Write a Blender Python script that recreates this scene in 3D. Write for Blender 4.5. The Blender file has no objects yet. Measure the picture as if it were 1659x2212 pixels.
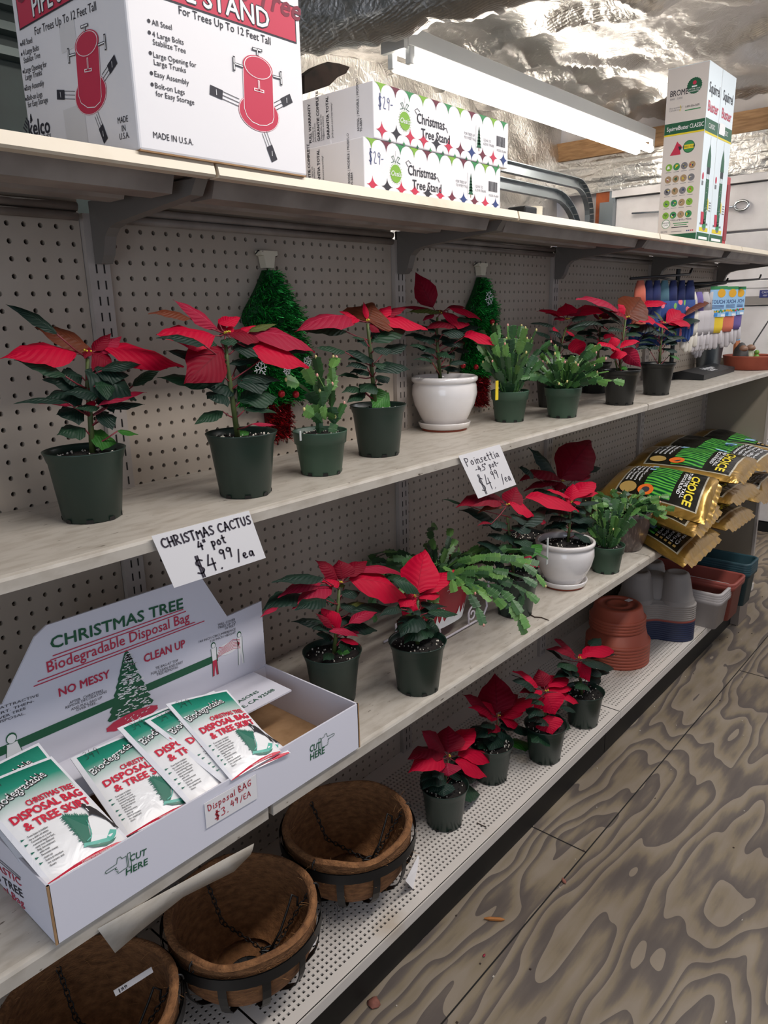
import bpy, math, random
import numpy as np
from mathutils import Vector as V, Matrix, noise
R = random.Random(7)
sc = bpy.context.scene
col = sc.collection

# ---------------------------------------------------------------- camera
FPX, CAMP = 1607.21, V((-0.70514385, -1.19655512, 0.21929956))
ya, pi_, ro = [math.radians(a) for a in (48.93187839, 15.09396663, 1.3529418)]
FW = V((math.sin(ya)*math.cos(pi_), math.cos(ya)*math.cos(pi_), -math.sin(pi_)))
RT = V((math.cos(ya), -math.sin(ya), 0)); DN = FW.cross(RT)
RT, DN = math.cos(ro)*RT + math.sin(ro)*DN, -math.sin(ro)*RT + math.cos(ro)*DN
cam = bpy.data.objects.new('camera', bpy.data.cameras.new('camera')); col.objects.link(cam)
cam.data.sensor_fit = 'VERTICAL'; cam.data.sensor_height = 36.0
cam.data.lens = FPX/2212*36.0; cam.data.clip_start = 0.02
mw = Matrix.Identity(4)
for i in range(3):
    mw[i][0], mw[i][1], mw[i][2], mw[i][3] = RT[i], -DN[i], -FW[i], CAMP[i]
cam.matrix_world = mw
sc.camera = cam

# ---------------------------------------------------------------- light and exposure
sc.view_settings.view_transform = 'Standard'; sc.view_settings.look = 'None'
sc.view_settings.gamma = 1.0; sc.view_settings.use_curve_mapping = False
sc.view_settings.exposure = 0.27
w = bpy.data.worlds.new('world'); sc.world = w; w.use_nodes = True
w.node_tree.nodes['Background'].inputs[0].default_value = (0.80, 0.86, 1.0, 1)
w.node_tree.nodes['Background'].inputs[1].default_value = 0.33

def area(name, loc, target, sx, sy, power, color):
    l = bpy.data.lights.new(name, 'AREA'); l.shape = 'RECTANGLE'; l.size = sx; l.size_y = sy
    l.energy = power; l.color = color
    o = bpy.data.objects.new(name, l); col.objects.link(o); o.location = loc
    d = V(target) - V(loc); o.rotation_euler = d.to_track_quat('-Z', 'Y').to_euler(); return o
# ceiling tube fittings over the aisle (their own light) and the open shop door behind the camera
area('aisle_lamp', (0.9, -1.15, 1.22), (0.9, -1.0, 0), 2.6, 0.16, 33, (1.0, 0.955, 0.91))
area('aisle_lamp_far', (3.2, -1.15, 1.22), (3.2, -1.0, 0), 1.2, 0.14, 16, (0.96, 0.98, 1.0))
area('open_shop_door', (-2.6, -1.9, 0.2), (0.3, 0, -0.4), 1.6, 1.8, 13, (0.72, 0.84, 1.0))
area('lamp_over_next_aisle', (0.4, 0.85, 1.2), (0.4, 0.85, 0), 1.8, 0.14, 6, (1, 0.96, 0.9))

# ---------------------------------------------------------------- helpers
def ray(u, v): return RT*((u-829.5)/FPX) + DN*((v-1106)/FPX) + FW
def at(u, v, x=None, y=None, z=None):
    d = ray(u, v)
    t = (x-CAMP.x)/d.x if x is not None else (y-CAMP.y)/d.y if y is not None else (z-CAMP.z)/d.z
    return CAMP + d*t
def atp(u, v, p0, n):
    d = ray(u, v); return CAMP + d*((V(p0)-CAMP).dot(n)/d.dot(n))
def dep(p): return (V(p)-CAMP).dot(FW)

def S(h):
    h = h.lstrip('#'); c = [int(h[i:i+2], 16)/255 for i in (0, 2, 4)]
    return tuple(x/12.92 if x <= .04045 else ((x+.055)/1.055)**2.4 for x in c)+(1,)

MATS = {}
def mat(name, c1, rough=.5, metal=0., c2=None, scale=40, lo=.4, hi=.65, detail=6, bump=0., bscale=None, coat=0., stretch=None, spec=.5, sheen=0):
    if name in MATS: return MATS[name]
    m = bpy.data.materials.new(name); m.use_nodes = True; nt = m.node_tree; b = nt.nodes['Principled BSDF']
    c1 = S(c1) if isinstance(c1, str) else c1
    b.inputs['Base Color'].default_value = c1; b.inputs['Roughness'].default_value = rough
    b.inputs['Metallic'].default_value = metal; b.inputs['Coat Weight'].default_value = coat
    b.inputs['Specular IOR Level'].default_value = spec
    if sheen: b.inputs['Sheen Weight'].default_value = sheen
    tc = nt.nodes.new('ShaderNodeTexCoord'); mp = nt.nodes.new('ShaderNodeMapping')
    nt.links.new(tc.outputs['Object'], mp.inputs[0])
    if stretch: mp.inputs['Scale'].default_value = stretch
    if c2:
        n = nt.nodes.new('ShaderNodeTexNoise'); n.inputs['Scale'].default_value = scale; n.inputs['Detail'].default_value = detail
        nt.links.new(mp.outputs[0], n.inputs['Vector'])
        r = nt.nodes.new('ShaderNodeValToRGB'); r.color_ramp.elements[0].position = lo; r.color_ramp.elements[1].position = hi
        r.color_ramp.elements[0].color = c1; r.color_ramp.elements[1].color = S(c2) if isinstance(c2, str) else c2
        nt.links.new(n.outputs[0], r.inputs[0]); nt.links.new(r.outputs[0], b.inputs['Base Color'])
    if bump:
        n = nt.nodes.new('ShaderNodeTexNoise'); n.inputs['Scale'].default_value = bscale or scale; n.inputs['Detail'].default_value = 4
        nt.links.new(mp.outputs[0], n.inputs['Vector'])
        bp = nt.nodes.new('ShaderNodeBump'); bp.inputs['Strength'].default_value = bump; bp.inputs['Distance'].default_value = .004
        nt.links.new(n.outputs[0], bp.inputs['Height']); nt.links.new(bp.outputs[0], b.inputs['Normal'])
    MATS[name] = m; return m
def emit(name, c, s):
    m = bpy.data.materials.new(name); m.use_nodes = True; b = m.node_tree.nodes['Principled BSDF']
    b.inputs['Base Color'].default_value = S(c); b.inputs['Emission Color'].default_value = S(c); b.inputs['Emission Strength'].default_value = s
    return m

class Fr:                                    # a flat frame on a surface
    def __init__(s, o, ux, uy):
        s.o = V(o); s.ux = V(ux).normalized(); s.uy = V(uy).normalized(); s.n = s.ux.cross(s.uy).normalized()
    def __call__(s, a, b, c=0): return s.o + s.ux*a + s.uy*b + s.n*c

class MB:
    def __init__(s): s.v = []; s.f = []; s.m = []; s.uv = {}
    def add(s, vs, fs, mi=0, uv=None):
        k = len(s.v); s.v += [tuple(x) for x in vs]
        s.f += [tuple(i+k for i in f) for f in fs]; s.m += [mi]*len(fs)
        if uv:
            for i, t in enumerate(uv): s.uv[k+i] = t
        return s
    def box(s, x0, x1, y0, y1, z0, z1, mi=0):
        c = [(x, y, z) for x in (x0, x1) for y in (y0, y1) for z in (z0, z1)]
        return s.add(c, [(0,1,3,2),(4,6,7,5),(0,4,5,1),(2,3,7,6),(0,2,6,4),(1,5,7,3)], mi)
    def fbox(s, F, a0, a1, b0, b1, c0, c1, mi=0):
        c = [F(x, y, z) for x in (a0, a1) for y in (b0, b1) for z in (c0, c1)]
        return s.add(c, [(0,1,3,2),(4,6,7,5),(0,4,5,1),(2,3,7,6),(0,2,6,4),(1,5,7,3)], mi)
    def prism(s, F, pts, c0, c1, mi=0):
        n = len(pts); vs = [F(a, b, c0) for a, b in pts]+[F(a, b, c1) for a, b in pts]
        return s.add(vs, [tuple(range(n))[::-1], tuple(range(n, 2*n))]+[(i, (i+1) % n, n+(i+1) % n, n+i) for i in range(n)], mi)
    def poly(s, F, pts, c=0.0005, mi=0):
        return s.add([F(a, b, c) for a, b in pts], [tuple(range(len(pts)))], mi)
    def rect(s, F, a0, b0, a1, b1, c=.0005, mi=0): return s.poly(F, [(a0, b0), (a1, b0), (a1, b1), (a0, b1)], c, mi)
    def disk(s, F, a, b, ra, rb=None, c=.0005, mi=0, n=20, teeth=0):
        rb = rb or ra; return s.poly(F, [(a+ra*(1+(teeth if i % 2 else 0))*math.cos(2*math.pi*i/n), b+rb*(1+(teeth if i % 2 else 0))*math.sin(2*math.pi*i/n)) for i in range(n)], c, mi)
    def lathe(s, prof, c, n=32, mi=0, sq=None):
        c = V(c); vs = []; fs = []
        for r, z in prof:
            for i in range(n):
                a = 2*math.pi*i/n; k = sq(a, r, z) if sq else 1
                vs.append(c+V((r*k*math.cos(a), r*k*math.sin(a), z)))
        for j in range(len(prof)-1):
            for i in range(n):
                fs.append((j*n+i, j*n+(i+1) % n, (j+1)*n+(i+1) % n, (j+1)*n+i))
        return s.add(vs, fs, mi)
    def tube(s, pts, r, n=6, mi=0, cap=True, closed=False):
        pts = [V(p) for p in pts]; N = len(pts); rs = r if isinstance(r, (list, tuple)) else [r]*N
        vs = []; fs = []; up = None
        for i, p in enumerate(pts):
            a = pts[(i-1) % N if closed else max(i-1, 0)]; b = pts[(i+1) % N if closed else min(i+1, N-1)]
            t = (b-a).normalized() if (b-a).length > 1e-9 else V((0, 0, 1))
            if up is None: up = V((0, 0, 1)) if abs(t.z) < .9 else V((0, 1, 0))
            e1 = (up-t*up.dot(t)).normalized(); e2 = t.cross(e1); up = e1
            vs += [p+(e1*math.cos(2*math.pi*k/n)+e2*math.sin(2*math.pi*k/n))*rs[i] for k in range(n)]
        for i in range(N if closed else N-1):
            j = (i+1) % N
            fs += [(i*n+k, i*n+(k+1) % n, j*n+(k+1) % n, j*n+k) for k in range(n)]
        if cap and not closed: fs += [tuple(range(n))[::-1], tuple(range((N-1)*n, N*n))]
        return s.add(vs, fs, mi)
    def grid(s, fn, nu, nv, mi=0, uv=False):
        vs = [fn(i/nu, j/nv) for j in range(nv+1) for i in range(nu+1)]
        fs = [(j*(nu+1)+i, j*(nu+1)+i+1, (j+1)*(nu+1)+i+1, (j+1)*(nu+1)+i) for j in range(nv) for i in range(nu)]
        return s.add(vs, fs, mi, [(i/nu, j/nv) for j in range(nv+1) for i in range(nu+1)] if uv else None)
    def ball(s, c, r, n=8, mi=0, sz=1):
        prof = [(r*math.sin(math.pi*k/(n//2+1)), -r*sz*math.cos(math.pi*k/(n//2+1))) for k in range(n//2+2)]
        prof[0] = (r*.02, prof[0][1]); prof[-1] = (r*.02, prof[-1][1])
        return s.lathe(prof, c, n, mi)
    def strip(s, F, pts, wd, c=.0006, mi=0):   # a pen stroke
        pts = [V((a, b, 0)) for a, b in pts]; vs = []; N = len(pts)
        for i in range(1, N-1):              # break the stroke at sharp corners
            p, q = pts[i]-pts[i-1], pts[i+1]-pts[i]
            if p.length > 1e-9 and q.length > 1e-9 and p.normalized().dot(q.normalized()) < .45:
                s.strip(F, [(x.x, x.y) for x in pts[:i+1]], wd, c, mi); return s.strip(F, [(x.x, x.y) for x in pts[i:]], wd, c, mi)
        for i, p in enumerate(pts):
            t = (pts[min(i+1, N-1)]-pts[max(i-1, 0)]); t = t.normalized() if t.length > 1e-9 else V((1, 0, 0))
            e = V((-t.y, t.x, 0))*wd/2; q = p+(t*-wd*.35 if i == 0 else t*wd*.35 if i == N-1 else V((0, 0, 0)))
            vs += [F(q.x+e.x, q.y+e.y, c), F(q.x-e.x, q.y-e.y, c)]
        return s.add(vs, [(2*i, 2*i+1, 2*i+3, 2*i+2) for i in range(N-1)], mi)
    def build(s, name, mats, parent=None, smooth=False, bevel=0):
        me = bpy.data.meshes.new(name); me.from_pydata(s.v, [], s.f)
        mats = mats if isinstance(mats, (list, tuple)) else [mats]
        for m in mats: me.materials.append(m)
        if len(mats) > 1: me.polygons.foreach_set('material_index', s.m)
        if s.uv:
            ul = me.uv_layers.new(name='UVMap'); idx = np.zeros(len(me.loops), dtype=np.int32); me.loops.foreach_get('vertex_index', idx)
            arr = np.zeros((len(s.v), 2), dtype=np.float32)
            for k, t in s.uv.items(): arr[k] = t
            ul.data.foreach_set('uv', arr[idx].ravel())
        if smooth: me.polygons.foreach_set('use_smooth', [True]*len(me.polygons))
        me.update()
        o = bpy.data.objects.new(name, me); col.objects.link(o)
        if bevel:
            bm = o.modifiers.new('bevel', 'BEVEL'); bm.width = bevel; bm.segments = 2; bm.limit_method = 'ANGLE'
        if smooth == 'auto' or bevel: 
            try: me.shade_auto_smooth() if False else None
            except Exception: pass
        if parent: adopt(o, parent)
        return o
WORLD = {}
def adopt(o, parent):
    o.parent = parent; o.matrix_parent_inverse = Matrix.Translation(-WORLD.get(parent.name, V((0, 0, 0))))
def thing(name, label, cat, loc=(0, 0, 0), group=None):
    o = bpy.data.objects.new(name, None); col.objects.link(o); o.location = loc; o.empty_display_size = .02
    WORLD[o.name] = V(loc); return tag(o, label, cat, group)
def tag(o, label, cat, group=None):
    o['label'] = label; o['category'] = cat
    if group: o['group'] = group
    return o
def struct(o): o['kind'] = 'structure'; return o

_tc = {}
def txt(mb, s, F, x, y, h, mi=0, al='L', bold=0., sx=1., shear=0., rot=0., off=.0006, mp=None, sp=1.):
    key = (s, bold, shear, sp)
    if key not in _tc:
        c = bpy.data.curves.new('t', 'FONT'); c.body = s; c.size = 1; c.resolution_u = 2; c.shear = shear; c.space_character = sp
        o = bpy.data.objects.new('t', c); col.objects.link(o)
        dg = bpy.context.evaluated_depsgraph_get(); me = o.evaluated_get(dg).to_mesh()
        _tc[key] = ([tuple(v.co)[:2] for v in me.vertices], [tuple(p.vertices) for p in me.polygons])
        bpy.data.objects.remove(o); bpy.data.curves.remove(c)
    vs, fs = _tc[key]
    if not vs: return 0
    k = h/.70; x0 = min(v[0] for v in vs); x1 = max(v[0] for v in vs); wd = (x1-x0)*k*sx
    ox = {'L': 0, 'C': -wd/2, 'R': -wd}[al]; ca, sa = math.cos(rot), math.sin(rot); out = []
    for a, b in vs:
        a = ox+(a-x0)*k*sx; b = b*k; p = (x+a*ca-b*sa, y+a*sa+b*ca)
        out.append(mp(*p, off) if mp else F(p[0], p[1], off))
    for i, (p, q) in enumerate(((-1, 0), (1, 0), (0, 1), (0, -1)) if bold else ((0, 0),)):
        dx, dy = p*bold*k*.8, q*bold*k*.8
        if not bold: mb.add(out, fs, mi); break
        o2 = []
        for (a, b) in vs:
            a = ox+(a-x0)*k*sx+dx; b = b*k+dy; r_ = (x+a*ca-b*sa, y+a*sa+b*ca); o2.append(mp(*r_, off) if mp else F(r_[0], r_[1], off))
        mb.add(o2, fs, mi); off += .00004
    return wd

# single-stroke alphabet for the hand-written cards
HW = {'C': [[(.9,.85),(.55,1),(.15,.75),(.08,.3),(.4,0),(.9,.12)]], 'H': [[(.1,1),(.12,0)],[(.75,1),(.78,0)],[(.1,.5),(.8,.52)]],
 'R': [[(.12,1),(.12,0)],[(.12,1),(.6,1),(.75,.75),(.55,.52),(.15,.5),(.85,0)]], 'I': [[(.25,1),(.28,0)]], 'S': [[(.8,.88),(.45,1),(.15,.75),(.5,.52),(.8,.28),(.5,0),(.08,.12)]],
 'T': [[(0,1),(.85,1)],[(.45,1),(.42,0)]], 'M': [[(.08,0),(.12,1),(.45,.4),(.85,1),(.92,0)]], 'A': [[(.02,0),(.45,1),(.85,0)],[(.15,.38),(.75,.38)]],
 'U': [[(.1,1),(.1,.25),(.4,0),(.72,.25),(.75,1)]], 'P': [[(.12,1),(.15,0)],[(.1,1),(.6,1),(.78,.78),(.55,.55),(.15,.5)]], 'N': [[(.1,0),(.1,1),(.72,0),(.75,1)]],
 'D': [[(.12,1),(.12,0),(.6,.1),(.8,.5),(.55,.92),(.05,1)]], 'B': [[(.12,1),(.12,0),(.6,.02),(.72,.28),(.15,.52),(.6,.75),(.5,1),(.08,1)]], 'G': [[(.85,.85),(.5,1),(.12,.6),(.3,.05),(.7,.05),(.85,.42),(.5,.42)]],
 'E': [[(.65,1),(.12,1),(.12,0),(.7,0)],[(.12,.52),(.55,.52)]], 'o': [[(.4,.58),(.1,.4),(.12,.08),(.45,0),(.65,.25),(.4,.58)]], 'i': [[(.2,.58),(.22,0)],[(.2,.8),(.22,.84)]],
 'n': [[(.1,.58),(.12,0)],[(.12,.4),(.4,.58),(.55,.4),(.58,0)]], 's': [[(.55,.52),(.25,.58),(.15,.42),(.5,.22),(.35,0),(.05,.06)]], 'e': [[(.1,.28),(.5,.32),(.45,.55),(.2,.55),(.08,.25),(.3,0),(.6,.1)]],
 't': [[(.25,.95),(.25,.1),(.45,0)],[(.02,.62),(.5,.64)]], 'a': [[(.55,.5),(.25,.58),(.08,.25),(.25,0),(.55,.3),(.55,.55),(.6,0)]], 'p': [[(.12,.58),(.14,-.4)],[(.12,.5),(.45,.6),(.6,.3),(.35,0),(.12,.1)]],
 'l': [[(.2,.95),(.22,0)]], '4': [[(.4,1),(.08,.4),(.75,.42)],[(.6,.75),(.55,0)]], '9': [[(.65,.8),(.35,1),(.12,.75),(.35,.5),(.65,.72),(.65,.85),(.5,0)]], '$': [[(.75,.82),(.4,.95),(.1,.72),(.42,.5),(.72,.28),(.4,.05),(.05,.18)],[(.34,1.15),(.32,-.15)],[(.5,1.15),(.48,-.15)]],
 '.': [[(.1,0),(.16,.04)]], '/': [[(.5,1.05),(.0,-.15)]], '-': [[(.05,.42),(.5,.45)]], '"': [[(.1,1.05),(.1,.8)],[(.3,1.05),(.3,.8)]], '5': [[(.65,1),(.15,1),(.12,.58),(.5,.6),(.65,.3),(.4,0),(.05,.08)]],
 '3': [[(.1,.9),(.45,1),(.6,.78),(.3,.55),(.62,.35),(.45,.02),(.05,.08)]], '2': [[(.1,.8),(.4,1),(.62,.75),(.1,0),(.7,.02)]], ' ': []}
def hand(mb, s, F, x, y, h, wd, mi=0, rot=0, k=.85, jit=.05, off=.0006, fit=0):
    if fit: k *= fit/hand(MB(), s, F, 0, 0, h, wd, 0, 0, k)
    ca, sa = math.cos(rot), math.sin(rot); x0 = 0; r = random.Random(len(s)*7+ord(s[0]))
    for ch in s:
        g = HW.get(ch, []); mx = max([p[0] for st in g for p in st] or [.35]); dy = (r.random()-.5)*jit*h
        for st in g:
            pts = []
            for i in range(len(st)-1):
                for q in range(3): pts.append((st[i][0]+(st[i+1][0]-st[i][0])*q/3, st[i][1]+(st[i+1][1]-st[i][1])*q/3))
            pts.append(st[-1])
            if len(st) > 3:                     # round the corners off
                for _ in range(2): pts = [pts[0]]+[((pts[i-1][0]+2*pts[i][0]+pts[i+1][0])/4, (pts[i-1][1]+2*pts[i][1]+pts[i+1][1])/4) for i in range(1, len(pts)-1)]+[pts[-1]]
            P = [(x0+a*h*k, b*h+dy) for a, b in pts]
            mb.strip(F, [(x+a*ca-b*sa, y+a*sa+b*ca) for a, b in P], wd, off, mi)
        x0 += (mx+.22)*h*k
    return x0

# ---------------------------------------------------------------- materials of the room
def floor_mat():
    m = bpy.data.materials.new('plywood_floor'); m.use_nodes = True; nt = m.node_tree; b = nt.nodes['Principled BSDF']; N = nt.nodes.new; L = nt.links.new
    tc = N('ShaderNodeTexCoord'); mp = N('ShaderNodeMapping'); mp.inputs['Scale'].default_value = (.50, 1.7, 1); L(tc.outputs['Object'], mp.inputs[0])
    n1 = N('ShaderNodeTexNoise'); n1.inputs['Scale'].default_value = 1.9; n1.inputs['Detail'].default_value = 3.0; n1.inputs['Roughness'].default_value = .5; L(mp.outputs[0], n1.inputs['Vector'])
    k = N('ShaderNodeMath'); k.operation = 'MULTIPLY'; k.inputs[1].default_value = 17.0; L(n1.outputs[0], k.inputs[0])
    fr = N('ShaderNodeMath'); fr.operation = 'FRACT'; L(k.outputs[0], fr.inputs[0])
    n2 = N('ShaderNodeTexNoise'); n2.inputs['Scale'].default_value = 22; n2.inputs['Detail'].default_value = 8; mp2 = N('ShaderNodeMapping'); mp2.inputs['Scale'].default_value = (.35, 2.4, 1)
    L(tc.outputs['Object'], mp2.inputs[0]); L(mp2.outputs[0], n2.inputs['Vector'])
    ad = N('ShaderNodeMath'); ad.operation = 'MULTIPLY_ADD'; ad.inputs[1].default_value = .62; f6 = N('ShaderNodeMath'); f6.operation = 'MULTIPLY'; f6.inputs[1].default_value = .62; L(fr.outputs[0], f6.inputs[0]); L(n2.outputs[0], ad.inputs[0]); L(f6.outputs[0], ad.inputs[2])
    r = N('ShaderNodeValToRGB'); e = r.color_ramp.elements; e[0].position = .38; e[0].color = S('#8b7e6e'); e[1].position = .90; e[1].color = S('#5a504a')
    x = e.new(.60); x.color = S('#82745f'); x = e.new(.76); x.color = S('#655a51'); L(ad.outputs[0], r.inputs[0])
    n3 = N('ShaderNodeTexNoise'); n3.inputs['Scale'].default_value = 3; n3.inputs['Detail'].default_value = 5; L(tc.outputs['Object'], n3.inputs['Vector'])
    mx = N('ShaderNodeMixRGB'); mx.blend_type = 'MULTIPLY'; mx.inputs[0].default_value = .55; L(r.outputs[0], mx.inputs[1])
    r3 = N('ShaderNodeValToRGB'); r3.color_ramp.elements[0].position = .35; r3.color_ramp.elements[0].color = (.55, .5, .46, 1); r3.color_ramp.elements[1].position = .6; L(n3.outputs[0], r3.inputs[0]); L(r3.outputs[0], mx.inputs[2])
    L(mx.outputs[0], b.inputs['Base Color']); b.inputs['Roughness'].default_value = .62
    bp = N('ShaderNodeBump'); bp.inputs['Strength'].default_value = .25; bp.inputs['Distance'].default_value = .003; L(n2.outputs[0], bp.inputs['Height']); L(bp.outputs[0], b.inputs['Normal'])
    return m
def foil_mat():
    m = bpy.data.materials.new('silver_foil'); m.use_nodes = True; nt = m.node_tree; b = nt.nodes['Principled BSDF']; N = nt.nodes.new; L = nt.links.new
    b.inputs['Base Color'].default_value = S('#dedbd7'); b.inputs['Metallic'].default_value = 1; b.inputs['Roughness'].default_value = .36
    tc = N('ShaderNodeTexCoord'); n = N('ShaderNodeTexNoise'); n.inputs['Scale'].default_value = 30; n.inputs['Detail'].default_value = 7; n.inputs['Distortion'].default_value = .8; L(tc.outputs['Object'], n.inputs['Vector'])
    w = N('ShaderNodeTexWave'); w.inputs['Scale'].default_value = 42; w.inputs['Distortion'].default_value = 1.2; L(tc.outputs['Object'], w.inputs['Vector'])
    a = N('ShaderNodeMath'); a.operation = 'MULTIPLY_ADD'; a.inputs[1].default_value = .10; L(w.outputs[1], a.inputs[0]); L(n.outputs[0], a.inputs[2])
    bp = N('ShaderNodeBump'); bp.inputs['Strength'].default_value = .6; bp.inputs['Distance'].default_value = .012; L(a.outputs[0], bp.inputs['Height']); L(bp.outputs[0], b.inputs['Normal'])
    return m
m_floor = floor_mat(); m_foil = foil_mat()
m_peg = mat('peg_panel_paint', '#b3a698', .55, c2='#a39484', scale=3, lo=.4, hi=.7)
m_post = mat('post_paint', '#aca29a', .5, c2='#8f8378', scale=8, lo=.5, hi=.8)
m_dark = mat('dark_void', '#15110f', .9)
m_shelf = mat('travertine_laminate', '#bdb5aa', .42, c2='#a59b8e', scale=38, lo=.45, hi=.75, detail=10, stretch=(.6, 1.8, 1))
def speckle(m, c='#5f5348', scale=95, amt=.69, st=(.5, 1.6, 1)):
    nt = m.node_tree; b = nt.nodes['Principled BSDF']; N = nt.nodes.new; L = nt.links.new
    src = b.inputs['Base Color'].links[0].from_socket
    tc = N('ShaderNodeTexCoord'); mp = N('ShaderNodeMapping'); mp.inputs['Scale'].default_value = st; n = N('ShaderNodeTexNoise'); n.inputs['Scale'].default_value = scale; n.inputs['Detail'].default_value = 3
    L(tc.outputs['Object'], mp.inputs[0]); L(mp.outputs[0], n.inputs['Vector'])
    r = N('ShaderNodeValToRGB'); r.color_ramp.elements[0].position = amt; r.color_ramp.elements[1].position = amt+.06; L(n.outputs[0], r.inputs[0])
    mx = N('ShaderNodeMixRGB'); L(r.outputs[0], mx.inputs[0]); L(src, mx.inputs[1]); mx.inputs[2].default_value = S(c); L(mx.outputs[0], b.inputs['Base Color'])
speckle(m_shelf)
m_cream = mat('cream_steel', '#d8cab4', .38, c2='#c2ad90', scale=7, lo=.58, hi=.8)
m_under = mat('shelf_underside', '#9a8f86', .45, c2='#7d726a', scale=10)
m_brkt = mat('bracket_grey', '#6f6963', .45)
m_deck = mat('perforated_deck_paint', '#cfc7bf', .45, c2='#b5a48f', scale=6, lo=.6, hi=.8)
m_black = mat('black_plastic', '#0e0e0f', .45)
m_white = mat('white_card', '#e6e3e4', .6)

IN = .0254
XU = [-.81, -.0368, .736, 1.506, 2.28, 3.05]            # post centres along the run
ZT, ZA, ZB, ZC, ZF = .411, -.0726, -.5283, -.9864, -1.15
YT, YA, YB, YC = -.335, -.3128, -.3843, -.3907

# ---------------------------------------------------------------- setting
struct(MB().box(-3.2, 4.2, -3.6, 1.6, ZF-.05, ZF).build('floor', m_floor))
m_gap = mat('floor_seam', '#14100d', .9)
def seam(p, q, wd=.0035):
    d = (V(q)-V(p)).normalized(); e = V((-d.y, d.x, 0))*wd/2
    return [V(p)-e, V(p)+e, V(q)+e, V(q)-e]
g = MB()
for p, q in [((.857, -.30, 0), (.857, -.505, 0)), ((-1.5, -.497, 0), (4.1, -.512, 0)), ((2.15, -.51, 0), (2.15, -1.72, 0)), ((-1.5, -1.72, 0), (4.1, -1.72, 0)), ((3.3, -.30, 0), (3.3, -.512, 0))]:
    vs = seam(p, q); g.add([(v.x, v.y, ZF+.0008) for v in vs], [(0, 1, 2, 3)])
struct(g.build('trim_1', m_gap))

def foil_h(x, y):
    p = V((x*1.1, y*1.3, 0)); h = .06*noise.noise(p*1.1)+.022*noise.noise(p*3.1+V((3, 1, 0)))+.02*(1-abs(noise.noise(V((x*2.1-y*1.6, x*.8+y*5, 11)))))
    rid = 1-abs(noise.noise(V((x*2.3+y*.9, y*2.0-x*.5, 4.2)))); h -= .10*max(0, rid-.82)/.18*.5
    h += .010*noise.noise(V((x*9, y*14, 1)))+.010*(1-abs(noise.noise(V((x*11, y*16, 7)))))+.004*noise.noise(V((x*30, y*34, 3)))
    return h
cl = MB(); cl.grid(lambda a, b: (-1.9+6.1*a, -1.75+3.35*b, 1.32+.02*(b*3.35-1.75)+foil_h(-1.9+6.1*a, -1.75+3.35*b)), 330, 190)
struct(cl.build('ceiling', m_foil, smooth=True))
# foil-wrapped rafter crossing over the lamp's near end
def raf(a, b):
    th = math.pi*(1.05*a-.02); y = -1.2+2.7*b; j = .02*noise.noise(V((a*5, y*9, 2)))+.012*noise.noise(V((a*12, y*22, 5)))
    return (1.52+.10*math.cos(th)*-1+j-.18*(y-.75), y, 1.30-(.16+j)*math.sin(th))
struct(MB().grid(raf, 14, 110).build('trim_2', m_foil, smooth=True))
# side wall behind the shelving: foil, with a torn dark patch, and a dark green shutter near the left
def wf(a, b):
    x, z = .95+3.2*a, -1.15+2.62*b
    return (x, 1.42+.05*noise.noise(V((x*2, z*2, 9)))+.02*noise.noise(V((x*7, z*7, 3))), z)
struct(MB().grid(wf, 120, 90).build('wall_left', m_foil, smooth=True))
m_green = mat('dark_green_shutter', '#20302d', .5, c2='#182522', scale=6)
m_greenl = mat('shutter_ledge', '#5f6a66', .4)
g = MB().box(-2.0, .95, 1.40, 1.46, ZF, 1.5)
for z in (1.02, 1.09, 1.16, 1.24): g.box(-2.0, .95, 1.35, 1.40, z-.012, z+.012, 1)
struct(g.build('wall_shutter', [m_green, m_greenl]))
# end wall with the white sectional garage door
m_door = mat('garage_door_paint', '#dcd8d8', .45, c2='#cbc6c6', scale=5, bump=.35, bscale=9)
m_steel = mat('galvanised_steel', '#8f979c', .35, .85)
m_wood = mat('pine_timber', '#a9835c', .6, c2='#8c6844', scale=12, stretch=(8, 1, 8))
m_orange = mat('stained_jamb', '#a4562d', .6, c2='#8a4522', scale=15)
XD = 4.15
d1 = struct(thing('door_1', 'white sectional garage door with a grey strip across it', 'door', (XD, 0, ZF)))
for a, b in ((ZF+.06, -.62), (-.62, -.21), (-.21, .205), (.345, .62), (.62, .885)):
    MB().box(XD, XD+.04, -2.4, 1.0, a+.006, b-.006).build('door_panel', m_door, d1, bevel=.004)
MB().box(XD, XD+.04, -2.4, 1.0, .30, .345).build('door_rib', m_door, d1, bevel=.004)
MB().box(XD+.005, XD+.04, -2.4, 1.0, .255, .30).build('door_panel', m_door, d1)
MB().box(XD-.01, XD+.03, -2.4, 1.0, .205, .255).build('door_strip', mat('strip_grey', '#8a8480', .5), d1)
MB().box(XD+.0, XD+.05, -2.4, 1.0, ZF, ZF+.06).build('door_seal', m_black, d1)
rd = MB(); P0 = at(1365, 461, x=XD-.02); P1 = at(1583, 447, x=XD-.02); rd.tube([P0, P1], .006, 8)
c = at(1602, 444, x=XD-.02); rd.tube([c+V((0, math.cos(t)*.038, math.sin(t)*.026)) for t in [2*math.pi*i/20 for i in range(20)]], .008, 8, closed=True)
rd.build('lock_rod', mat('bright_steel', '#c9ced2', .2, 1), d1, True)
F = Fr(at(1640, 640, x=XD-.012), (0, -1, 0), (0, 0, 1)); g = MB(); g.rect(F, 0, -.008, .16, .034, 0, 0)
txt(g, 'CAUTION', F, .012, .016, .011, 1); txt(g, 'KEEP CLEAR', F, .02, 0, .008, 1); g.build('door_sticker', [mat('navy_label', '#27306e', .5), m_white], d1)
struct(MB().box(XD+.04, XD+.1, -3.6, 1.6, ZF, 1.6).build('wall_end', m_door))
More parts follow.
